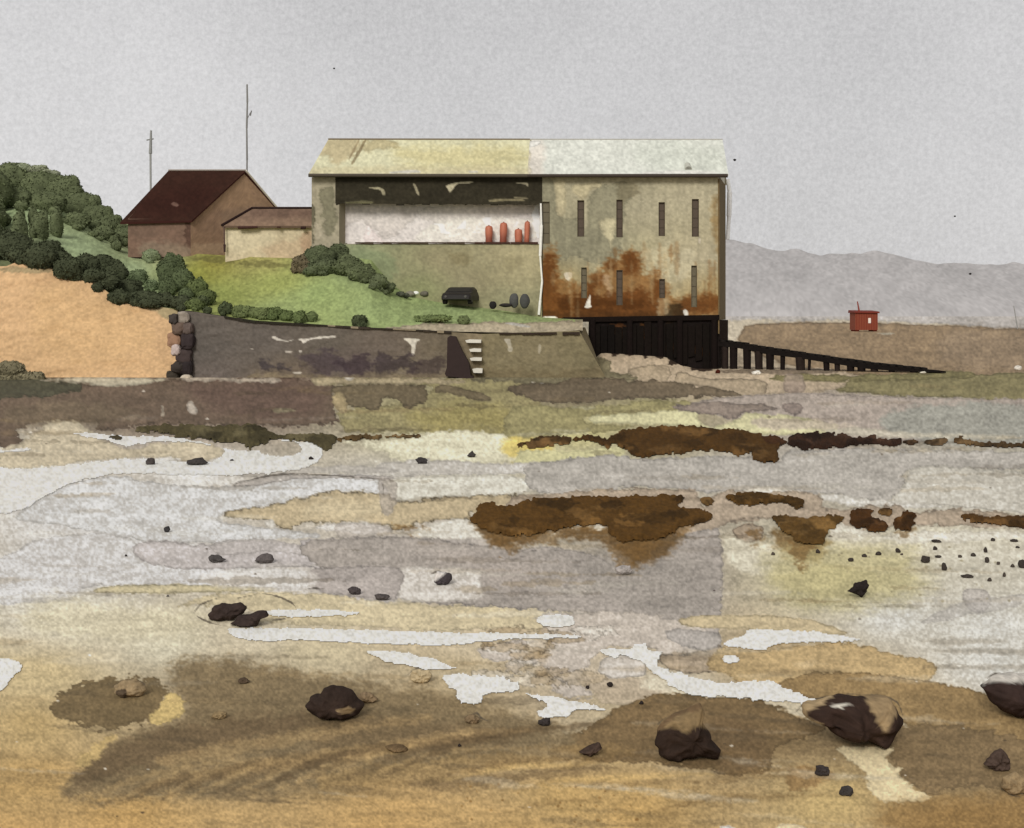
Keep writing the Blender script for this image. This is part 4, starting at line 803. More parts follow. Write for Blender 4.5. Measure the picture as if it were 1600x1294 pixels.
DP = [P((158,150,124), [(577,293),(590,292),(600,297),(602,304),(597,304),(594,297),(580,295)], .7, 0, .5), P((150,142,118), [(646,289),(649,289),(655,303),(652,304)], .7, 0, .5), P((172,164,138), [(698,290),(715,285),(740,284),(730,287),(715,288),(704,300),(700,296)], .7, 0, .5),
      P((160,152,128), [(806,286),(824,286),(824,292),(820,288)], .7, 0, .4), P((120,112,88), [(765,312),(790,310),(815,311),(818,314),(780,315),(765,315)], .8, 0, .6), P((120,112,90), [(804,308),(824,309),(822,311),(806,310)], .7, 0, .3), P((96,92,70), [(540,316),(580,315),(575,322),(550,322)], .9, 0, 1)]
mb.panel([pw(524, 275, YB-.06), pw(847, 275, YB-.06), pw(847, 320, YB-.06), pw(524, 318, YB-.06)], (54,50,40), DP, seed=71, mott=.2)  # near-black panel put where the eave recess lies in shade
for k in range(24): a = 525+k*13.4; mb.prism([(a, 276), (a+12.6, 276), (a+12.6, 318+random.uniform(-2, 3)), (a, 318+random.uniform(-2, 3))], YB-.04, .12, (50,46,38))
mb.build('eave_shade_screen', 'dark', bl)['label'] = 'blackish boards standing in for the shade under the eaves'
mb = MB(); mb.box(X88(530), X88(848), YB+.1, YK, Z(316), ZE, (90,84,70)); mb.build('attic_floor', 'render', bl)
# roof
def roof_part(pa, pb, pra, prb, base, pats, seed, lab):
    mb = MB(); ye = 87.55; ze = Z(272, ye)
    a = (X88(pa, ye), ye, ze); b2 = (X88(pb, ye), ye, ze); c = (X88(prb, YR), YR, ZRG); d = (X88(pra, YR), YR, ZRG)
    mb.panel([d, c, b2, a], base, pats, seed=seed, k=1.12)
    sh = np.array([0, 0, -.14]); e = [np.array(p)+sh for p in (a, b2, c, d)]
    mb.add(list(map(np.array, (a, b2, c, d)))+e, [(4, 7, 6, 5), (0, 4, 5, 1), (0, 3, 7, 4), (1, 5, 6, 2)], (200,196,176))
    cb = (c[0]+SK*3.1, YK+.4, ze); db = (d[0]+SK*3.1, YK+.4, ze)
    mb.add([d, c, cb, db, np.array(d)+sh, np.array(c)+sh, np.array(cb)+sh, np.array(db)+sh], [(0, 3, 2, 1), (4, 5, 6, 7), (1, 2, 6, 5), (0, 4, 7, 3), (3, 7, 6, 2)], (190,184,160))
    o = mb.build('roof', 'roof', bl); o['label'] = lab
roof_part(482, 824, 513, 828, (214,211,177), [P((186,172,136), [(510,218),(560,218),(555,240),(530,255),(510,245),(500,240)], 4, .06, 4, .8), P((182,170,132), [(572,218),(615,220),(620,230),(590,234),(572,236)], 3, .08, 3, .8),
   P((128,112,82), [(570,217),(573,218),(562,240),(552,256),(549,254),(560,235)], .8, .05, .8, .7), P((140,122,92), [(560,218),(562,219),(552,240),(545,252),(546,244)], .8, .05, .8, .6), P((196,180,120), [(620,235),(740,228),(820,235),(815,262),(700,265),(640,258)], 16, 0, 6, .4),
   P((196,186,150), [(490,262),(820,262),(822,272),(486,272)], 4, 0, 3, .6), P((230,226,210), [(612,268),(650,266),(655,270),(614,271)], .8, .1, .6), P((228,222,204), [(733,268),(745,267),(746,270),(735,270)], .8, .1, .5)], 81, 'cream-yellow half of the roof')
roof_part(824, 1138, 828, 1129, (216,218,208), [P((205,196,156), [(820,214),(830,219),(827,232),(831,243),(826,256),(830,266),(828,276),(820,276)], .9, .2, 2), P((222,214,202), [(828,222),(850,222),(846,270),(826,270)], 6, 0, 3, .8), P((204,208,196), [(1000,225),(1120,228),(1125,268),(1020,268)], 18, 0, 6, .7), P((232,230,222), [(1010,268),(1060,266),(1120,270),(1010,273)], .9, .06, .8), P((232,230,222), [(828,221),(845,221),(838,228),(828,230)], .8, .1, .8)], 83, 'off-white half of the roof')
mb = MB(); zr = ZRG+.02
rp = [(513,-0), (560,.04), (600,-.02), (650,.05), (700,0), (740,.04), (790,-.03), (828,-.06)]
mb.tube((X88(513, YR), YR, zr), (X88(828, YR), YR, zr-.02), .07, .07, (118,106,88)); mb.tube((X88(828, YR), YR, zr-.02), (X88(1129, YR), YR, zr-.03), .06, .06, (168,166,158))
mb.build('ridge_cap', 'metal', bl)
mb = MB(); mb.tube((X88(482, 87.4), 87.42, Z(274, 87.4)), (X88(824, 87.4), 87.42, Z(274.6, 87.4)), .13, .13, (76,68,56)); mb.tube((X88(824, 87.4), 87.42, Z(274.6, 87.4)), (X88(1137, 87.4), 87.42, Z(274.5, 87.4)), .12, .14, (62,52,44))
mb.build('gutter', 'metal', bl)
mb = MB(); c = np.array(pw(1075, 263, 88.1)); mb.tube(c+(0, -.18, -.1), c+(0, .3, .3), .26, .2, (176,176,164), 16); mb.tube(c+(0, -.19, -.11), c+(0, -.185, -.105), .18, .18, (150,150,140), 14); mb.build('roof_vent', 'metal', bl)
mb = MB()
for x0, y0, x1, y1, r in [(845,318,846,352,.07),(846,352,844,400,.11),(844,400,847,440,.07),(847,440,844,470,.08),(844,470,842,492,.10)]: mb.tube(pw(x0, y0, YB-.14), pw(x1, y1, YB-.14), r, r, (234,232,224))
mb.build('drainpipe', 'metal', bl)['label'] = 'white drainpipe between the two parts'
mb = MB()
for x0, y0, x1, y1, r in [(1137,280,1140,300,.15),(1140,300,1139,338,.19),(1139,338,1137,374,.15)]: mb.tube(pw(x0, y0, 93.0), pw(x1, y1, 93.0), r, r, (250,250,248), k=.7)
mb.build('drainpipe', 'metal', bl)['label'] = 'white drainpipe at the right rear corner'
mb = MB(); mb.box(xr1-.05, xr1+.04, YB-.06, YB-.005, zb-1, ZE-.1, (112,94,66)); mb.build('corner_board', 'dark', bl)
# undercroft
uc = MB()
uc.panel([pw(920, 497, 88.1), pw(1124, 492, 88.1), pw(1124, 592, 88.1), pw(918, 570, 88.1)], (30,25,23), [P((84,54,32), [(952,508),(974,506),(977,526),(970,530),(955,520)], 1.5, .1, 3, .9), P((92,60,32), [(1000,506),(1010,506),(1010,520),(1020,532),(1006,530),(1000,522)], 1.5, .1, 3, .9), P((80,54,36), [(1040,506),(1050,508),(1048,524),(1042,518)], 1.2, .1, 2, .8),
  P((84,54,30), [(1080,545),(1092,538),(1105,548),(1106,560),(1096,556)], 2, .1, 3, .7), P((72,46,28), [(1020,535),(1070,540),(1060,548),(1020,545)], 3, .1, 3, .6), P((56,44,32), [(1040,498),(1064,490),(1064,505),(1044,520)], 4, 0, 3, .7)], seed=91, mott=.25)
uc.hexa([(X88(920), 88.15, -.5), (X88(1123), 88.15, -.5), (X88(1123)+1.6, YK-.1, -.5), (X88(920)+1.6, YK-.1, -.5), (X88(920), 88.15, zb-.02), (X88(1123), 88.15, zb-.02), (X88(1123)+1.6, YK-.1, zb-.02), (X88(920)+1.6, YK-.1, zb-.02)], (44,34,28))
uc.build('undercroft', 'dark', bl)['label'] = 'black timber undercroft with rusty plates'
for x in (926, 984, 1032, 1062, 1116):
    mb = MB(); a = pw(x, 500, 87.92); mb.tube(a, (a[0], 87.92, -.4), .22, .25, (28,22,20), 10); mb.build('pile', 'dark', bl)
mb = MB(); mb.prism([(873,500),(880,496),(1124,492),(1124,500),(920,503),(880,503)], 87.86, .13, (28,22,19)); mb.build('bearer_beam', 'dark', bl)
for k in range(17):
    x0 = 927+k*11.4; y0 = random.uniform(503, 512); hh_ = random.uniform(22, 52); MB().prism([(x0, y0), (x0+10.6, y0+random.uniform(-2, 2)), (x0+10.2, y0+hh_+24), (x0+.5, y0+hh_+26)], 87.93, .1, random.choice([(27,22,19),(25,21,18),(22,19,17)])).build('board', 'dark', bl)
mb = MB()
mb.prism([(906,545),(912,530),(918,527),(920,540),(924,548),(918,547)], 86.5, .8, (200,186,170)); o = mb.build('stone', 'stone', loc=pw(915, 548, 86.5)); tag(o, 'pale pinkish stone block wedged at the left end of the black undercroft', 'stone')

# rust-orange buoys standing in the gallery
for i, (x, y0, y1, w_, l) in enumerate([(764,353,376,12,'leftmost squat rust-orange buoy in the white gallery'),(786,348,378,12,'tall rust-orange buoy second from the left in the gallery'),(810,358,378,12,'shortest rust-orange buoy third from the left in the gallery'),(823,346,378,9,'slim tallest rust-orange buoy at the right in the gallery')]):
    Y = 88.55; b_ = thing('buoy', l, 'buoy', (X88(x, Y), Y, Z(382)+.05), 'rust-orange buoys in the gallery')
    zb_, zt_ = Z(382)+.05, Z(y0, Y); r = w_*.5*Y/F; hh = zt_-zb_; X0 = X88(x, Y)
    prof = [(0, .8), (.05, .95), (.3, .9), (.6, 1.), (.86, 1.), (.96, .85), (1., .45)]
    mb = MB(); V = []; n = 14
    for (t, q) in prof:
        for k in range(n): a = 2*math.pi*k/n; V.append((X0+q*r*math.cos(a)+.05*t*(i % 2), Y+q*r*math.sin(a), zb_+hh*t))
    Fc = [(a*n+k, a*n+(k+1) % n, (a+1)*n+(k+1) % n, (a+1)*n+k) for a in range(len(prof)-1) for k in range(n)]+[tuple(range(n))[::-1], tuple((len(prof)-1)*n+k for k in range(n))]
    zz = np.array(V)[:, 2]; cc = np.where(((zz-zb_)/hh)[:, None] > .3, np.array([[150,88,66]]), np.array([[116,62,46]]))
    mb.add(V, Fc, cc, .66); mb.build('float', 'skin', b_, smooth=True)
    MB().tube((X0+.05*(i % 2), Y, zt_-.02), (X0+.05*(i % 2), Y, zt_+.06), .05, .05, (120,60,44)).build('lifting_ring', 'skin', b_)

# ------------------------------------------------------------------ brown house, cream outbuilding
YH = 98.0
def hp(px, py, dY=0): return np.array(pw(px, py, YH+dY))
hs = thing('brown_house', 'small brown house with steep dark maroon roof left of the long building', 'house', hp(298, 392))
A = hp(200, 342); B = hp(298, 342); zf = hp(0, 402)[2]
Lp = 4.6
RG0 = np.array(pw(265, 270, YH+Lp)); RG1 = np.array(pw(381, 268, YH+Lp)); RG0[2] = RG1[2]
K = 2*(RG1-B); C3 = B+np.array([K[0], K[1], 0]); D3 = A+np.array([K[0], K[1], 0]);
mb = MB()
mb.panel([A, B, (B[0], B[1], zf), (A[0], A[1], zf)], (122,98,84), [P((108,88,76), [(200,345),(240,342),(250,370),(215,375)], 6, 0, 4, .6), P((90,68,58), [(288,342),(299,342),(299,395),(292,392),(290,370)], 2, .1, 3, .9), P((140,124,106), [(225,378),(290,382),(296,400),(225,400)], 5, 0, 3, .7)], seed=101)  # front painted darker than the gable, shade put into its colour
mb.build('front_wall', 'render', hs)
mb = MB()
HP_ = [P((150,122,102), [(298,345),(340,330),(348,345),(350,395),(300,395)], 8, 0, 4, .7), P((178,146,116), [(340,300),(378,275),(390,300),(400,320),(350,322)], 8, 0, 4, .6), P((150,126,108), [(350,330),(410,322),(350,350)], 6, 0, 3, .5), P((186,160,136), [(300,385),(350,382),(350,398),(300,398)], 4, 0, 3, .6)]
gt = RG1+np.array([-.05, 0, -.15])
n_ = 60; V = []; 
for j in range(n_+1):
    t = j/n_; bx = B+(C3-B)*t
    top = B[2]+(gt[2]-B[2])*(1-abs(2*t-1)); 
    for q in range(41): V.append((bx[0], bx[1], zf+(top-zf)*q/40))
V = np.array(V); I = np.arange((n_+1)*41).reshape(n_+1, 41); Fc = np.stack([I[:-1, :-1], I[1:, :-1], I[1:, 1:], I[:-1, 1:]], -1).reshape(-1, 4)
px, py = proj(V); mb.add(V, Fc, paint(px, py, (166,136,110), HP_, 103, .06, .08)); mb.build('gable_wall', 'render', hs)  # gable painted lighter, as the sunlit side
mb = MB(); mb.add([A, D3, (D3[0], D3[1], zf), (A[0], A[1], zf), C3, (C3[0], C3[1], zf), np.array([RG0[0], RG0[1], gt[2]])], [(0, 3, 2, 1), (1, 2, 5, 4), (0, 1, 6)], (120,98,84)); mb.build('rear_walls', 'render', hs)
mb = MB()
ov = (RG1-B)*np.array([1, 1, 1]); dn = -ov/np.linalg.norm(ov)*.35
E0 = np.array(pw(190, 345, YH))+dn*0.2+np.array([0, -.2, -.1]); E1 = np.array(pw(301, 343, YH))+np.array([0, -.25, -.1]); R0 = RG0+np.array([-.1, 0, .06]); R1 = RG1+np.array([.15, 0, .06])
mb.panel([R0, R1, E1, E0], (56,36,29), [P((186,158,140), [(268,318),(272,316),(279,320),(276,323),(270,321)], .8, 0, .5), P((52,30,25), [(240,300),(330,290),(310,330),(220,335)], 14, 0, 5, .6)], seed=105, k=1.0, mott=.15)
G0 = 2*R0-E0; G1_ = 2*R1-E1; G0[2] = E0[2]; G1_[2] = E1[2]; sh = np.array([0, 0, -.16])
mb.add([E0, E1, R1, R0, E0+sh, E1+sh, R1+sh, R0+sh], [(4, 7, 6, 5), (0, 4, 5, 1), (1, 5, 6, 2), (0, 3, 7, 4)], (60,34,30))
mb.add([R0, R1, G1_, G0, R0+sh, R1+sh, G1_+sh, G0+sh], [(0, 3, 2, 1), (4, 5, 6, 7), (1, 2, 6, 5), (2, 3, 7, 6), (0, 4, 7, 3)], (74,44,38)); mb.build('roof', 'roof', hs)
mb = MB(); mb.tube(R1+(0.02, 0, .02), G1_+(0.02, 0, .02), .09, .09, (214,206,190)); mb.build('barge_board', 'metal', hs)
mb = MB(); mb.tube(R0+(0, 0, .05), R1+(0, 0, .05), .07, .07, (150,140,130)); mb.build('ridge_cap', 'metal', hs)

ob = thing('cream_outbuilding', 'low cream outbuilding with brown lean-to roof between house and long building', 'building', pw(418, 405, 94))
mb = MB()
mb.panel([pw(352, 354, 94), pw(487, 354, 94), pw(487, 425, 94), pw(352, 425, 94)], (202,188,158), [P((186,162,134), [(400,385),(440,378),(487,370),(487,400),(440,410)], 7, 0, 4, .6), P((214,202,172), [(360,360),(420,360),(420,385),(360,390)], 8, 0, 4, .6), P((176,142,116), [(470,372),(487,360),(487,400),(474,400)], 4, 0, 3, .5)], seed=111)
a = pw(352, 425, 94); b_ = pw(487, 354, 94); mb.box(a[0]+.01, b_[0]-.01, 94.03, 98.5, a[2], b_[2]-.01, (190,176,148)); mb.build('wall', 'render', ob)
mb = MB(); e0 = np.array(pw(347, 353, 93.7)); e1 = np.array(pw(488, 356, 93.7)); e1[2] = e0[2]; r0 = np.array(pw(394, 326, 97)); r1 = np.array(pw(489, 326, 97))
mb.panel([r0, r1, e1, e0], (122,100,84), [P((100,80,68), [(400,328),(487,328),(487,338),(400,338)], 4, 0, 3, .6), P((146,122,100), [(360,345),(480,345),(480,356),(350,356)], 5, 0, 3, .5)], seed=113, k=1.0)
bk = [r0+(1, 3.4, -1.2), r1+(1, 3.4, -1.2)]
mb.add([e0, e1, r1, r0]+[p+sh for p in (e0, e1, r1, r0)]+bk, [(4, 7, 6, 5), (0, 4, 5, 1), (0, 3, 7, 4), (1, 5, 6, 2), (3, 8, 9, 2), (3, 7, 8)], (100,82,68)); mb.build('roof', 'roof', ob)
mb = MB(); mb.tube(r0+(0, -.05, .05), r1+(0, -.05, .05), .09, .09, (52,40,36)); mb.tube(e0+(0, -.03, .04), r0+(0, -.03, .05), .11, .09, (50,36,34)); mb.build('ridge_cap', 'dark', ob)
MB().tube(pw(372, 356, 93.5), pw(402, 355, 93.5), .11, .10, (70,48,44)).build('gutter', 'dark', ob)
MB().tube(pw(433, 355, 93.5), pw(438, 355, 93.5), .08, .08, (80,58,50)).build('bracket', 'dark', ob)
MB().tube(pw(470, 356, 93.5), pw(478, 356, 93.5), .11, .1, (58,40,38)).build('bracket', 'dark', ob)
mb = MB(); mb.tube(pw(350, 354, 93.6), pw(351, 386, 93.6), .05, .05, (96,78,72)); mb.tube(pw(351, 382, 93.6), pw(351, 394, 93.6), .10, .07, (66,50,48)); mb.build('drainpipe', 'dark', ob)

# ------------------------------------------------------------------ masts
mt = thing('mast', 'tall thin grey mast rising behind the gable of the brown house', 'mast', pw(385, 320, 106), 'thin masts behind the house')
mb = MB(); p = [(385,330),(386,250),(385.5,200),(386.5,160),(386,132)]
for (x0, y0), (x1, y1) in zip(p[:-1], p[1:]): mb.tube(pw(x0, y0, 106), pw(x1, y1, 106), .085, .07, (128,126,122), 8)
mb.build('pole', 'metal', mt)
mb = MB(); mb.tube(pw(386, 187, 106), pw(391, 176, 106), .035, .03, (130,128,126), 6); mb.tube(pw(391, 181, 106), pw(393, 173, 106), .06, .05, (110,108,106), 6); mb.build('lamp_arm', 'metal', mt)
mt = thing('mast', 'shorter grey mast with a thick head above the maroon roof', 'mast', pw(235, 345, 110), 'thin masts behind the house')
mb = MB(); mb.tube(pw(236, 380, 110), pw(235, 222, 110), .08, .10, (150,150,146), 8); mb.build('pole', 'metal', mt)
mb = MB(); mb.tube(pw(235, 240, 110), pw(236, 204, 110), .16, .09, (142,142,138), 8); mb.tube(pw(229, 219, 110), pw(240, 217, 110), .06, .06, (128,128,124), 6); mb.build('mast_head', 'metal', mt)
mt = thing('mast', 'faint leaning grey post on the far flat near the right edge', 'mast', pw(1588, 514, 300))
MB().tube(pw(1590, 514, 300), pw(1584, 478, 300), .14, .10, (142,142,138), 8).build('pole', 'metal', mt)

# ------------------------------------------------------------------ small black car, dark stones by the wall
def wheel(mb, c, r, w_, n=18, col=(30, 28, 28)): mb.tube(np.array(c)-(0, w_/2, 0), np.array(c)+(0, w_/2, 0), r, r, col, n, .5)
Yc = 86.6; cc0 = np.array(pw(716, 475, Yc))
car = thing('parked_car', 'small black car parked nose-on against the khaki lower wall', 'car', tuple(cc0))
ang = math.radians(-12); ca, sa = math.cos(ang), math.sin(ang); wd, lg, hh = 2.2, 1.9, 1.12
def cp(x, y, z): return np.array([cc0[0]+x*ca-y*sa, cc0[1]+x*sa+y*ca, cc0[2]+z])
def loft(prof_, col, zs=1):
    mb = MB(); V = []
    for (y, w0, z0_, z1_, w1) in prof_: V += [cp(-w0, y, z0_), cp(w0, y, z0_), cp(w0*1.02, y, (z0_+z1_)*.5), cp(w1, y, z1_), cp(-w1, y, z1_), cp(-w0*1.02, y, (z0_+z1_)*.5)]
    n = len(prof_); Fc = [(a*6+k, a*6+(k+1) % 6, (a+1)*6+(k+1) % 6, (a+1)*6+k) for a in range(n-1) for k in range(6)]+[tuple(range(6))[::-1], tuple((n-1)*6+k for k in range(6))]
    return mb.add(V, Fc, col, .6)
loft([(-.75, .95, .34, .62, .88), (-.6, 1.06, .28, .74, .98), (.2, 1.1, .26, .84, 1.02), (1.8, 1.1, .26, .86, 1.02), (3.0, 1.05, .28, .8, .98), (3.1, .95, .36, .7, .9)], (26,23,22)).build('body', 'skin', car, smooth=False)
loft([(0.05, .98, .80, .86, .94), (.5, .98, .82, 1.16, .84), (1.0, .96, .82, 1.22, .82), (2.0, .96, .82, 1.2, .80), (2.7, .94, .8, .9, .8)], (30,27,26)).build('cabin', 'skin', car)
mb = MB(); mb.add([cp(-.88, .02, .885), cp(.88, .02, .885), cp(.78, .42, 1.13), cp(-.78, .42, 1.13)], [(0, 1, 2, 3)], (44,42,40)); mb.build('windscreen', 'skin', car)
for sx in (-1, 1):
    for yy in (-.15, 2.4):
        mb = MB(); c = cp(sx*.92, yy, .28); d = np.array([ca, sa, 0]); mb.tube(c-d*.13, c+d*.13, .30, .30, (26,24,24), 18, .5); wo = mb.build('wheel', 'dark', car)
        mb = MB(); mb.tube(c+d*(.131*sx), c+d*(.15*sx), .16, .14, (70,68,64), 12, .5); mb.build('hubcap', 'metal', wo)
    mb = MB(); mb.tube(cp(sx*.72, -.80, .52), cp(sx*.72, -.74, .52), .09, .10, (56,54,50), 12, .5); mb.build('headlight', 'skin', car)
for i, (x, y0, y1, w_, c, l) in enumerate([(770,471,483,11,(36,34,34),'lowest black stone, left of the two upright ones by the wall'),(803,459,481,15,(70,70,68),'left one of two upright dark grey boulders against the wall'),(820,459,482,16,(66,66,64),'right one of two upright dark grey boulders against the wall'),(790,474,480,22,(44,42,40),'flat dark slab under the two upright boulders')]):
    Y = 86.7-.2*(i == 3); V = ICO4[0]*(1+.35*n3(ICO4[0], 1.7, 800+i))[:, None]*np.array([w_*.5, w_*.35, (y1-y0)*.52])*Y/F+np.array(pw(x, (y0+y1)/2, Y))
    tag(MB().add(V, ICO4[1], c, .72).build('boulder' if i else 'stone', 'rock', smooth=True, loc=pw(x, y1, Y)), l, 'boulder', 'dark stones at the foot of the lower wall')

# ------------------------------------------------------------------ timber slipway on posts
sl = thing('slipway', 'black timber slipway on short posts sloping from the building to the sand', 'slipway', pw(1130, 578, 87.5))
def sY(px): return np.interp(px, [1120, 1475], [88.2, 81.0])
TOPL = [(1122,533),(1160,537),(1200,545),(1250,552),(1300,560),(1350,567),(1400,573),(1440,577),(1478,580)]
BOTL = [(1122,541),(1160,545),(1200,554),(1250,560),(1300,568),(1350,576),(1400,580),(1440,581),(1478,583)]
mb = MB()
for i in range(len(TOPL)-1):
    (x0, t0), (x1, t1) = TOPL[i], TOPL[i+1]; b0, b1 = BOTL[i][1], BOTL[i+1][1]; y0, y1 = sY(x0), sY(x1)
    P0 = [pw(x0, b0, y0), pw(x1, b1, y1)]; P1 = [pw(x0, t0, y0), pw(x1, t1, y1)]; dd = 1.7
    mb.hexa([P0[0], P0[1], (P0[1][0], y1+dd, P0[1][2]), (P0[0][0], y0+dd, P0[0][2]), P1[0], P1[1], (P1[1][0], y1+dd, P1[1][2]), (P1[0][0], y0+dd, P1[0][2])], (28,24,22))
mb.build('deck', 'dark', sl)
mb = MB()
for i in range(26):
    x = 1126+i*12.6; t = float(np.interp(x, *zip(*TOPL)))
    y = float(sY(x)); a = np.array(pw(x, t-1.0, y)); mb.box(a[0], a[0]+.34, y-.06, y+1.78, a[2]-.10, a[2]+.03+.05*random.random(), (34,30,27))
mb.build('deck_planks', 'dark', sl)
for i, (x, w_, yb) in enumerate([(1133,11,580),(1146,13,575),(1167,13,575),(1185,13,573),(1203,13,573),(1223,8,572),(1250,15,577),(1265,5,570),(1291,10,577),(1308,9,573),(1329,12,577),(1346,13,578),(1366,12,580),(1393,10,582),(1428,12,584)]):
    y = float(sY(x)); t = float(np.interp(x, *zip(*BOTL))); r = w_*.5*y/F
    zbot = float(bump_z(np.array(X88(x, y)), np.array(y)))-.2
    zz = min(zbot, pw(x, yb, y)[2]); a = pw(x, t-2, y+.25)
    MB().tube(a, (a[0]+random.uniform(-.05, .05), y+.25, zz), r, r*.9, (32,26,24) if i % 3 else (46,38,34), 9).build('post', 'dark', sl)
rock(1182, 586, 14, 8, (226,222,212), 'small white stone on the sand under the slipway posts', 'stones near the slipway', 901, (), .6)
rock(1122, 584, 9, 7, (70,32,22), 'small dark red-brown stone at the right foot of the black undercroft', 'stones near the slipway', 902)
rock(1117, 576, 6, 6, (232,228,220), 'tiny bright white stone at the foot of the undercroft corner', 'stones near the slipway', 903)
rock(1442, 584, 10, 4, (214,208,190), 'thin white stone below the lower end of the slipway', 'stones near the slipway', 904)

# ------------------------------------------------------------------ red hut on the far flat
YU = F*H/(518-HY); u0 = np.array(pw(1354, 518, YU)); s1 = YU/F
hut = thing('beach_hut', 'small rust-red hut with a thin pole on the far sand flat', 'hut', tuple(u0))
hw = 17.5*s1
mb = MB(); mb.box(u0[0]-hw, u0[0]+hw, YU, YU+4.5, .3, 29*s1, (128,62,40)); 
for k in range(9): xx = u0[0]-hw+.3+k*(2*hw-.6)/8; mb.box(xx-.06, xx+.06, YU-.05, YU-.004, .4, 28*s1, (118,46,32))
mb.build('wall', 'metal', hut)
mb = MB(); mb.hexa([(u0[0]-hw-.3, YU-.4, 29*s1), (u0[0]+hw+.3, YU-.4, 28.5*s1), (u0[0]+hw+.3, YU+4.9, 28.5*s1), (u0[0]-hw-.3, YU+4.9, 29*s1), (u0[0]-hw-.3, YU-.4, 31.5*s1), (u0[0]+hw+.3, YU-.4, 31*s1), (u0[0]+hw+.2, YU+4.9, 33*s1), (u0[0]-hw-.2, YU+4.9, 33.5*s1)], (112,42,30)); mb.build('roof', 'metal', hut)
mb = MB(); mb.box(u0[0]+.35, u0[0]+.95, YU-.09, YU-.052, 13*s1, 21*s1, (226,214,204)); mb.build('door_light', 'metal', hut)
mb = MB(); mb.tube((u0[0]-hw+1.0, YU+.5, 31*s1), (u0[0]-hw+.6, YU+.5, 47*s1), .2, .13, (132,60,48), 8); mb.build('flagpole', 'metal', hut)
for sx in (-1, 1): MB().box(u0[0]+sx*hw*.8-.4, u0[0]+sx*hw*.8+.4, YU+.2, YU+4, -.3, .3, (92,40,30)).build('skid', 'dark', hut)

# ------------------------------------------------------------------ far hills
HL = [(-2500,470),(-1500,440),(-600,420),(-100,410),(300,420),(700,405),(1000,380),(1100,370),(1145,372),(1170,380),(1200,389),(1245,390),(1280,397),(1330,394),(1370,395),(1400,398),(1440,408),(1485,414),(1510,411),(1540,413),(1600,412),(1800,420),(2300,400),(3000,440),(4000,470)]
YHh = 2600.
hx = np.concatenate([np.arange(-2500, 900, 40), np.arange(900, 1760, 3), np.arange(1760, 4000, 40)]); tt = np.linspace(0, 1, 60)
def hills(Yd, top, base, c, seed, amp):
    py = interp(hx, top); pn = amp*(fbm(hx/24, hx*0, seed, 2)-.5)
    V = []
    for t in tt:
        Yv = Yd-900*(1-t)*(Yd/YHh)
        z0 = H-(base-HY)*Yd/F; zt = H-(py-HY)*Yd/F; zn = -pn*Yd/F
        z = -2+(zt+2)*(t**.8)+zn*t**8; V.append(np.stack([(hx-CX)*Yd/F*(.93+.07*t), np.full_like(hx, Yv), z], -1))
    V.append(np.stack([(hx-CX)*Yd/F, np.full_like(hx, Yd+900.), np.full_like(hx, -2.)], -1))
    V = np.concatenate(V); nr = len(tt)+1; nc = len(hx); I = np.arange(nr*nc).reshape(nr, nc)
    Fc = np.stack([I[:-1, :-1], I[:-1, 1:], I[1:, 1:], I[1:, :-1]], -1).reshape(-1, 4); px, py_ = proj(V)
    o = MB().add(V, Fc, paint(px, py_, c, (), seed, .05, .07), .98).build('hills', 'hill', smooth=True); struct(o)
hills(YHh, HL, 505, (178,175,174), 301, 7)  # distance haze is put into this pale grey

# ------------------------------------------------------------------ birds (small dark specks high in the sky)
for (x, y, s_, l) in [(522,107,2.2,'tiny dark bird high above the left roof end'),(1492,338,2.2,'tiny dark bird above the hills at right'),(1516,428,2.8,'tiny dark bird low against the hills at right'),(1148,250,3.2,'tiny dark bird just right of the roof end')]:
    Y = 150; c = np.array(pw(x, y, Y)); q = s_*Y/F; mb = MB()
    V = ICO2[0]*np.array([q*.7, q*.9, q*.6])+c; mb.add(V, ICO2[1], (34,32,32), .6); bd = mb.build('bird', 'dark', loc=tuple(c), smooth=True); tag(bd, l, 'bird', 'birds in the sky')
    for sx in (-1, 1):
        mb = MB(); mb.add([c+(sx*q*.2, -q*.3, 0), c+(sx*q*.2, q*.4, 0), c+(sx*q*.7, q*.3, q*.3), c+(sx*q*.95, q*.1, q*.3), c+(sx*q*.75, -q*.25, q*.3)]+[c+(sx*q*.2, -q*.3, -.01), c+(sx*q*.2, q*.4, -.02), c+(sx*q*.7, q*.3, q*.3-.02), c+(sx*q*.95, q*.1, q*.3-.02), c+(sx*q*.75, -q*.25, q*.3-.02)], [(0, 1, 2, 3, 4), (9, 8, 7, 6, 5)], (40,38,38), .6)
        w2 = mb.build('wing', 'dark', bd)

# ------------------------------------------------------------------ light, sky, camera
SUN_EL, SUN_AZ = 32, 197                              # degrees; azimuth measured from +Y clockwise
wd_ = bpy.data.worlds.new('World'); SC.world = wd_; wd_.use_nodes = True; nt = wd_.node_tree; N = nt.nodes; L = nt.links
N.clear(); out = N.new('ShaderNodeOutputWorld')
sky = N.new('ShaderNodeTexSky'); sky.sky_type = 'NISHITA'; sky.sun_disc = False; sky.sun_elevation = math.radians(SUN_EL); sky.sun_rotation = math.radians(SUN_AZ); sky.dust_density = 4
b1 = N.new('ShaderNodeBackground'); b1.inputs['Strength'].default_value = .08; L.new(sky.outputs[0], b1.inputs['Color'])
tc = N.new('ShaderNodeTexCoord')
def noise(sc, det, ro, vec): n = N.new('ShaderNodeTexNoise'); n.inputs['Scale'].default_value = sc; n.inputs['Detail'].default_value = det; n.inputs['Roughness'].default_value = ro; L.new(vec, n.inputs['Vector']); return n.outputs['Fac']
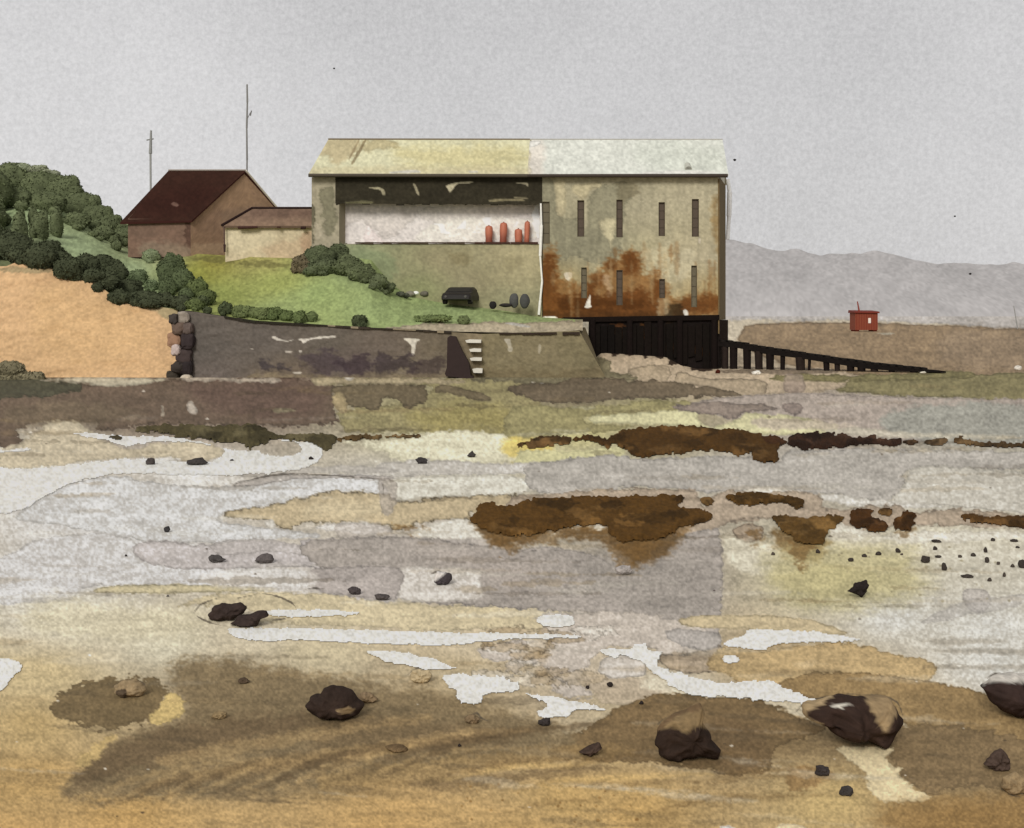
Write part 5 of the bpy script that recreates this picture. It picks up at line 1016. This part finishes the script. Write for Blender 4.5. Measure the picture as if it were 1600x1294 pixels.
def math_(op, a, b=None, c=None):
    n = N.new('ShaderNodeMath'); n.operation = op
    for i, v in enumerate((a, b, c)):
        if v is None: continue
        if isinstance(v, (int, float)): n.inputs[i].default_value = v
        else: L.new(v, n.inputs[i])
    return n.outputs[0]
vec = tc.outputs['Generated']
sep = N.new('ShaderNodeSeparateXYZ'); L.new(vec, sep.inputs[0])
big = noise(3.2, 3, .5, vec); fine = noise(330, 2, .7, vec); mid = noise(30, 4, .6, vec)
v1 = math_('MULTIPLY_ADD', sep.outputs['X'], -.13, 1.0)
v1 = math_('ADD', v1, math_('MULTIPLY_ADD', sep.outputs['Z'], -.35, .05))
v1 = math_('ADD', v1, math_('MULTIPLY_ADD', big, .42, -.21))
v1 = math_('ADD', v1, math_('MULTIPLY_ADD', mid, .08, -.04))
v1 = math_('ADD', v1, math_('MULTIPLY_ADD', fine, .46, -.23))
b2_ = N.new('ShaderNodeBackground'); b2_.inputs['Color'].default_value = (.640, .630, .630, 1)
L.new(v1, b2_.inputs['Strength'])
mx = N.new('ShaderNodeMixShader'); mx.inputs[0].default_value = .95; L.new(b1.outputs[0], mx.inputs[1]); L.new(b2_.outputs[0], mx.inputs[2]); L.new(mx.outputs[0], out.inputs[0])
sd = bpy.data.lights.new('sun', 'SUN'); sd.energy = 2.2; sd.angle = math.radians(20); sd.color = (1, .97, .92)
so = bpy.data.objects.new('sun', sd); COL.objects.link(so)
el, az = math.radians(SUN_EL), math.radians(SUN_AZ)
from mathutils import Vector
dv = Vector((math.sin(az)*math.cos(el), math.cos(az)*math.cos(el), math.sin(el)))
so.rotation_euler = dv.to_track_quat('Z', 'Y').to_euler(); so.location = dv*150
cd = bpy.data.cameras.new('camera'); cam = bpy.data.objects.new('camera', cd); COL.objects.link(cam)
cam.location = (0, 0, H); cam.rotation_euler = (math.radians(90), 0, 0)
cd.sensor_width = 36; cd.lens = 36*F/1600; cd.shift_y = -(647-HY)/1600; cd.clip_end = 12000; cd.clip_start = .2
SC.camera = cam
vs_ = SC.view_settings; vs_.view_transform = 'Standard'; vs_.look = 'None'; vs_.exposure = 0; vs_.gamma = 1
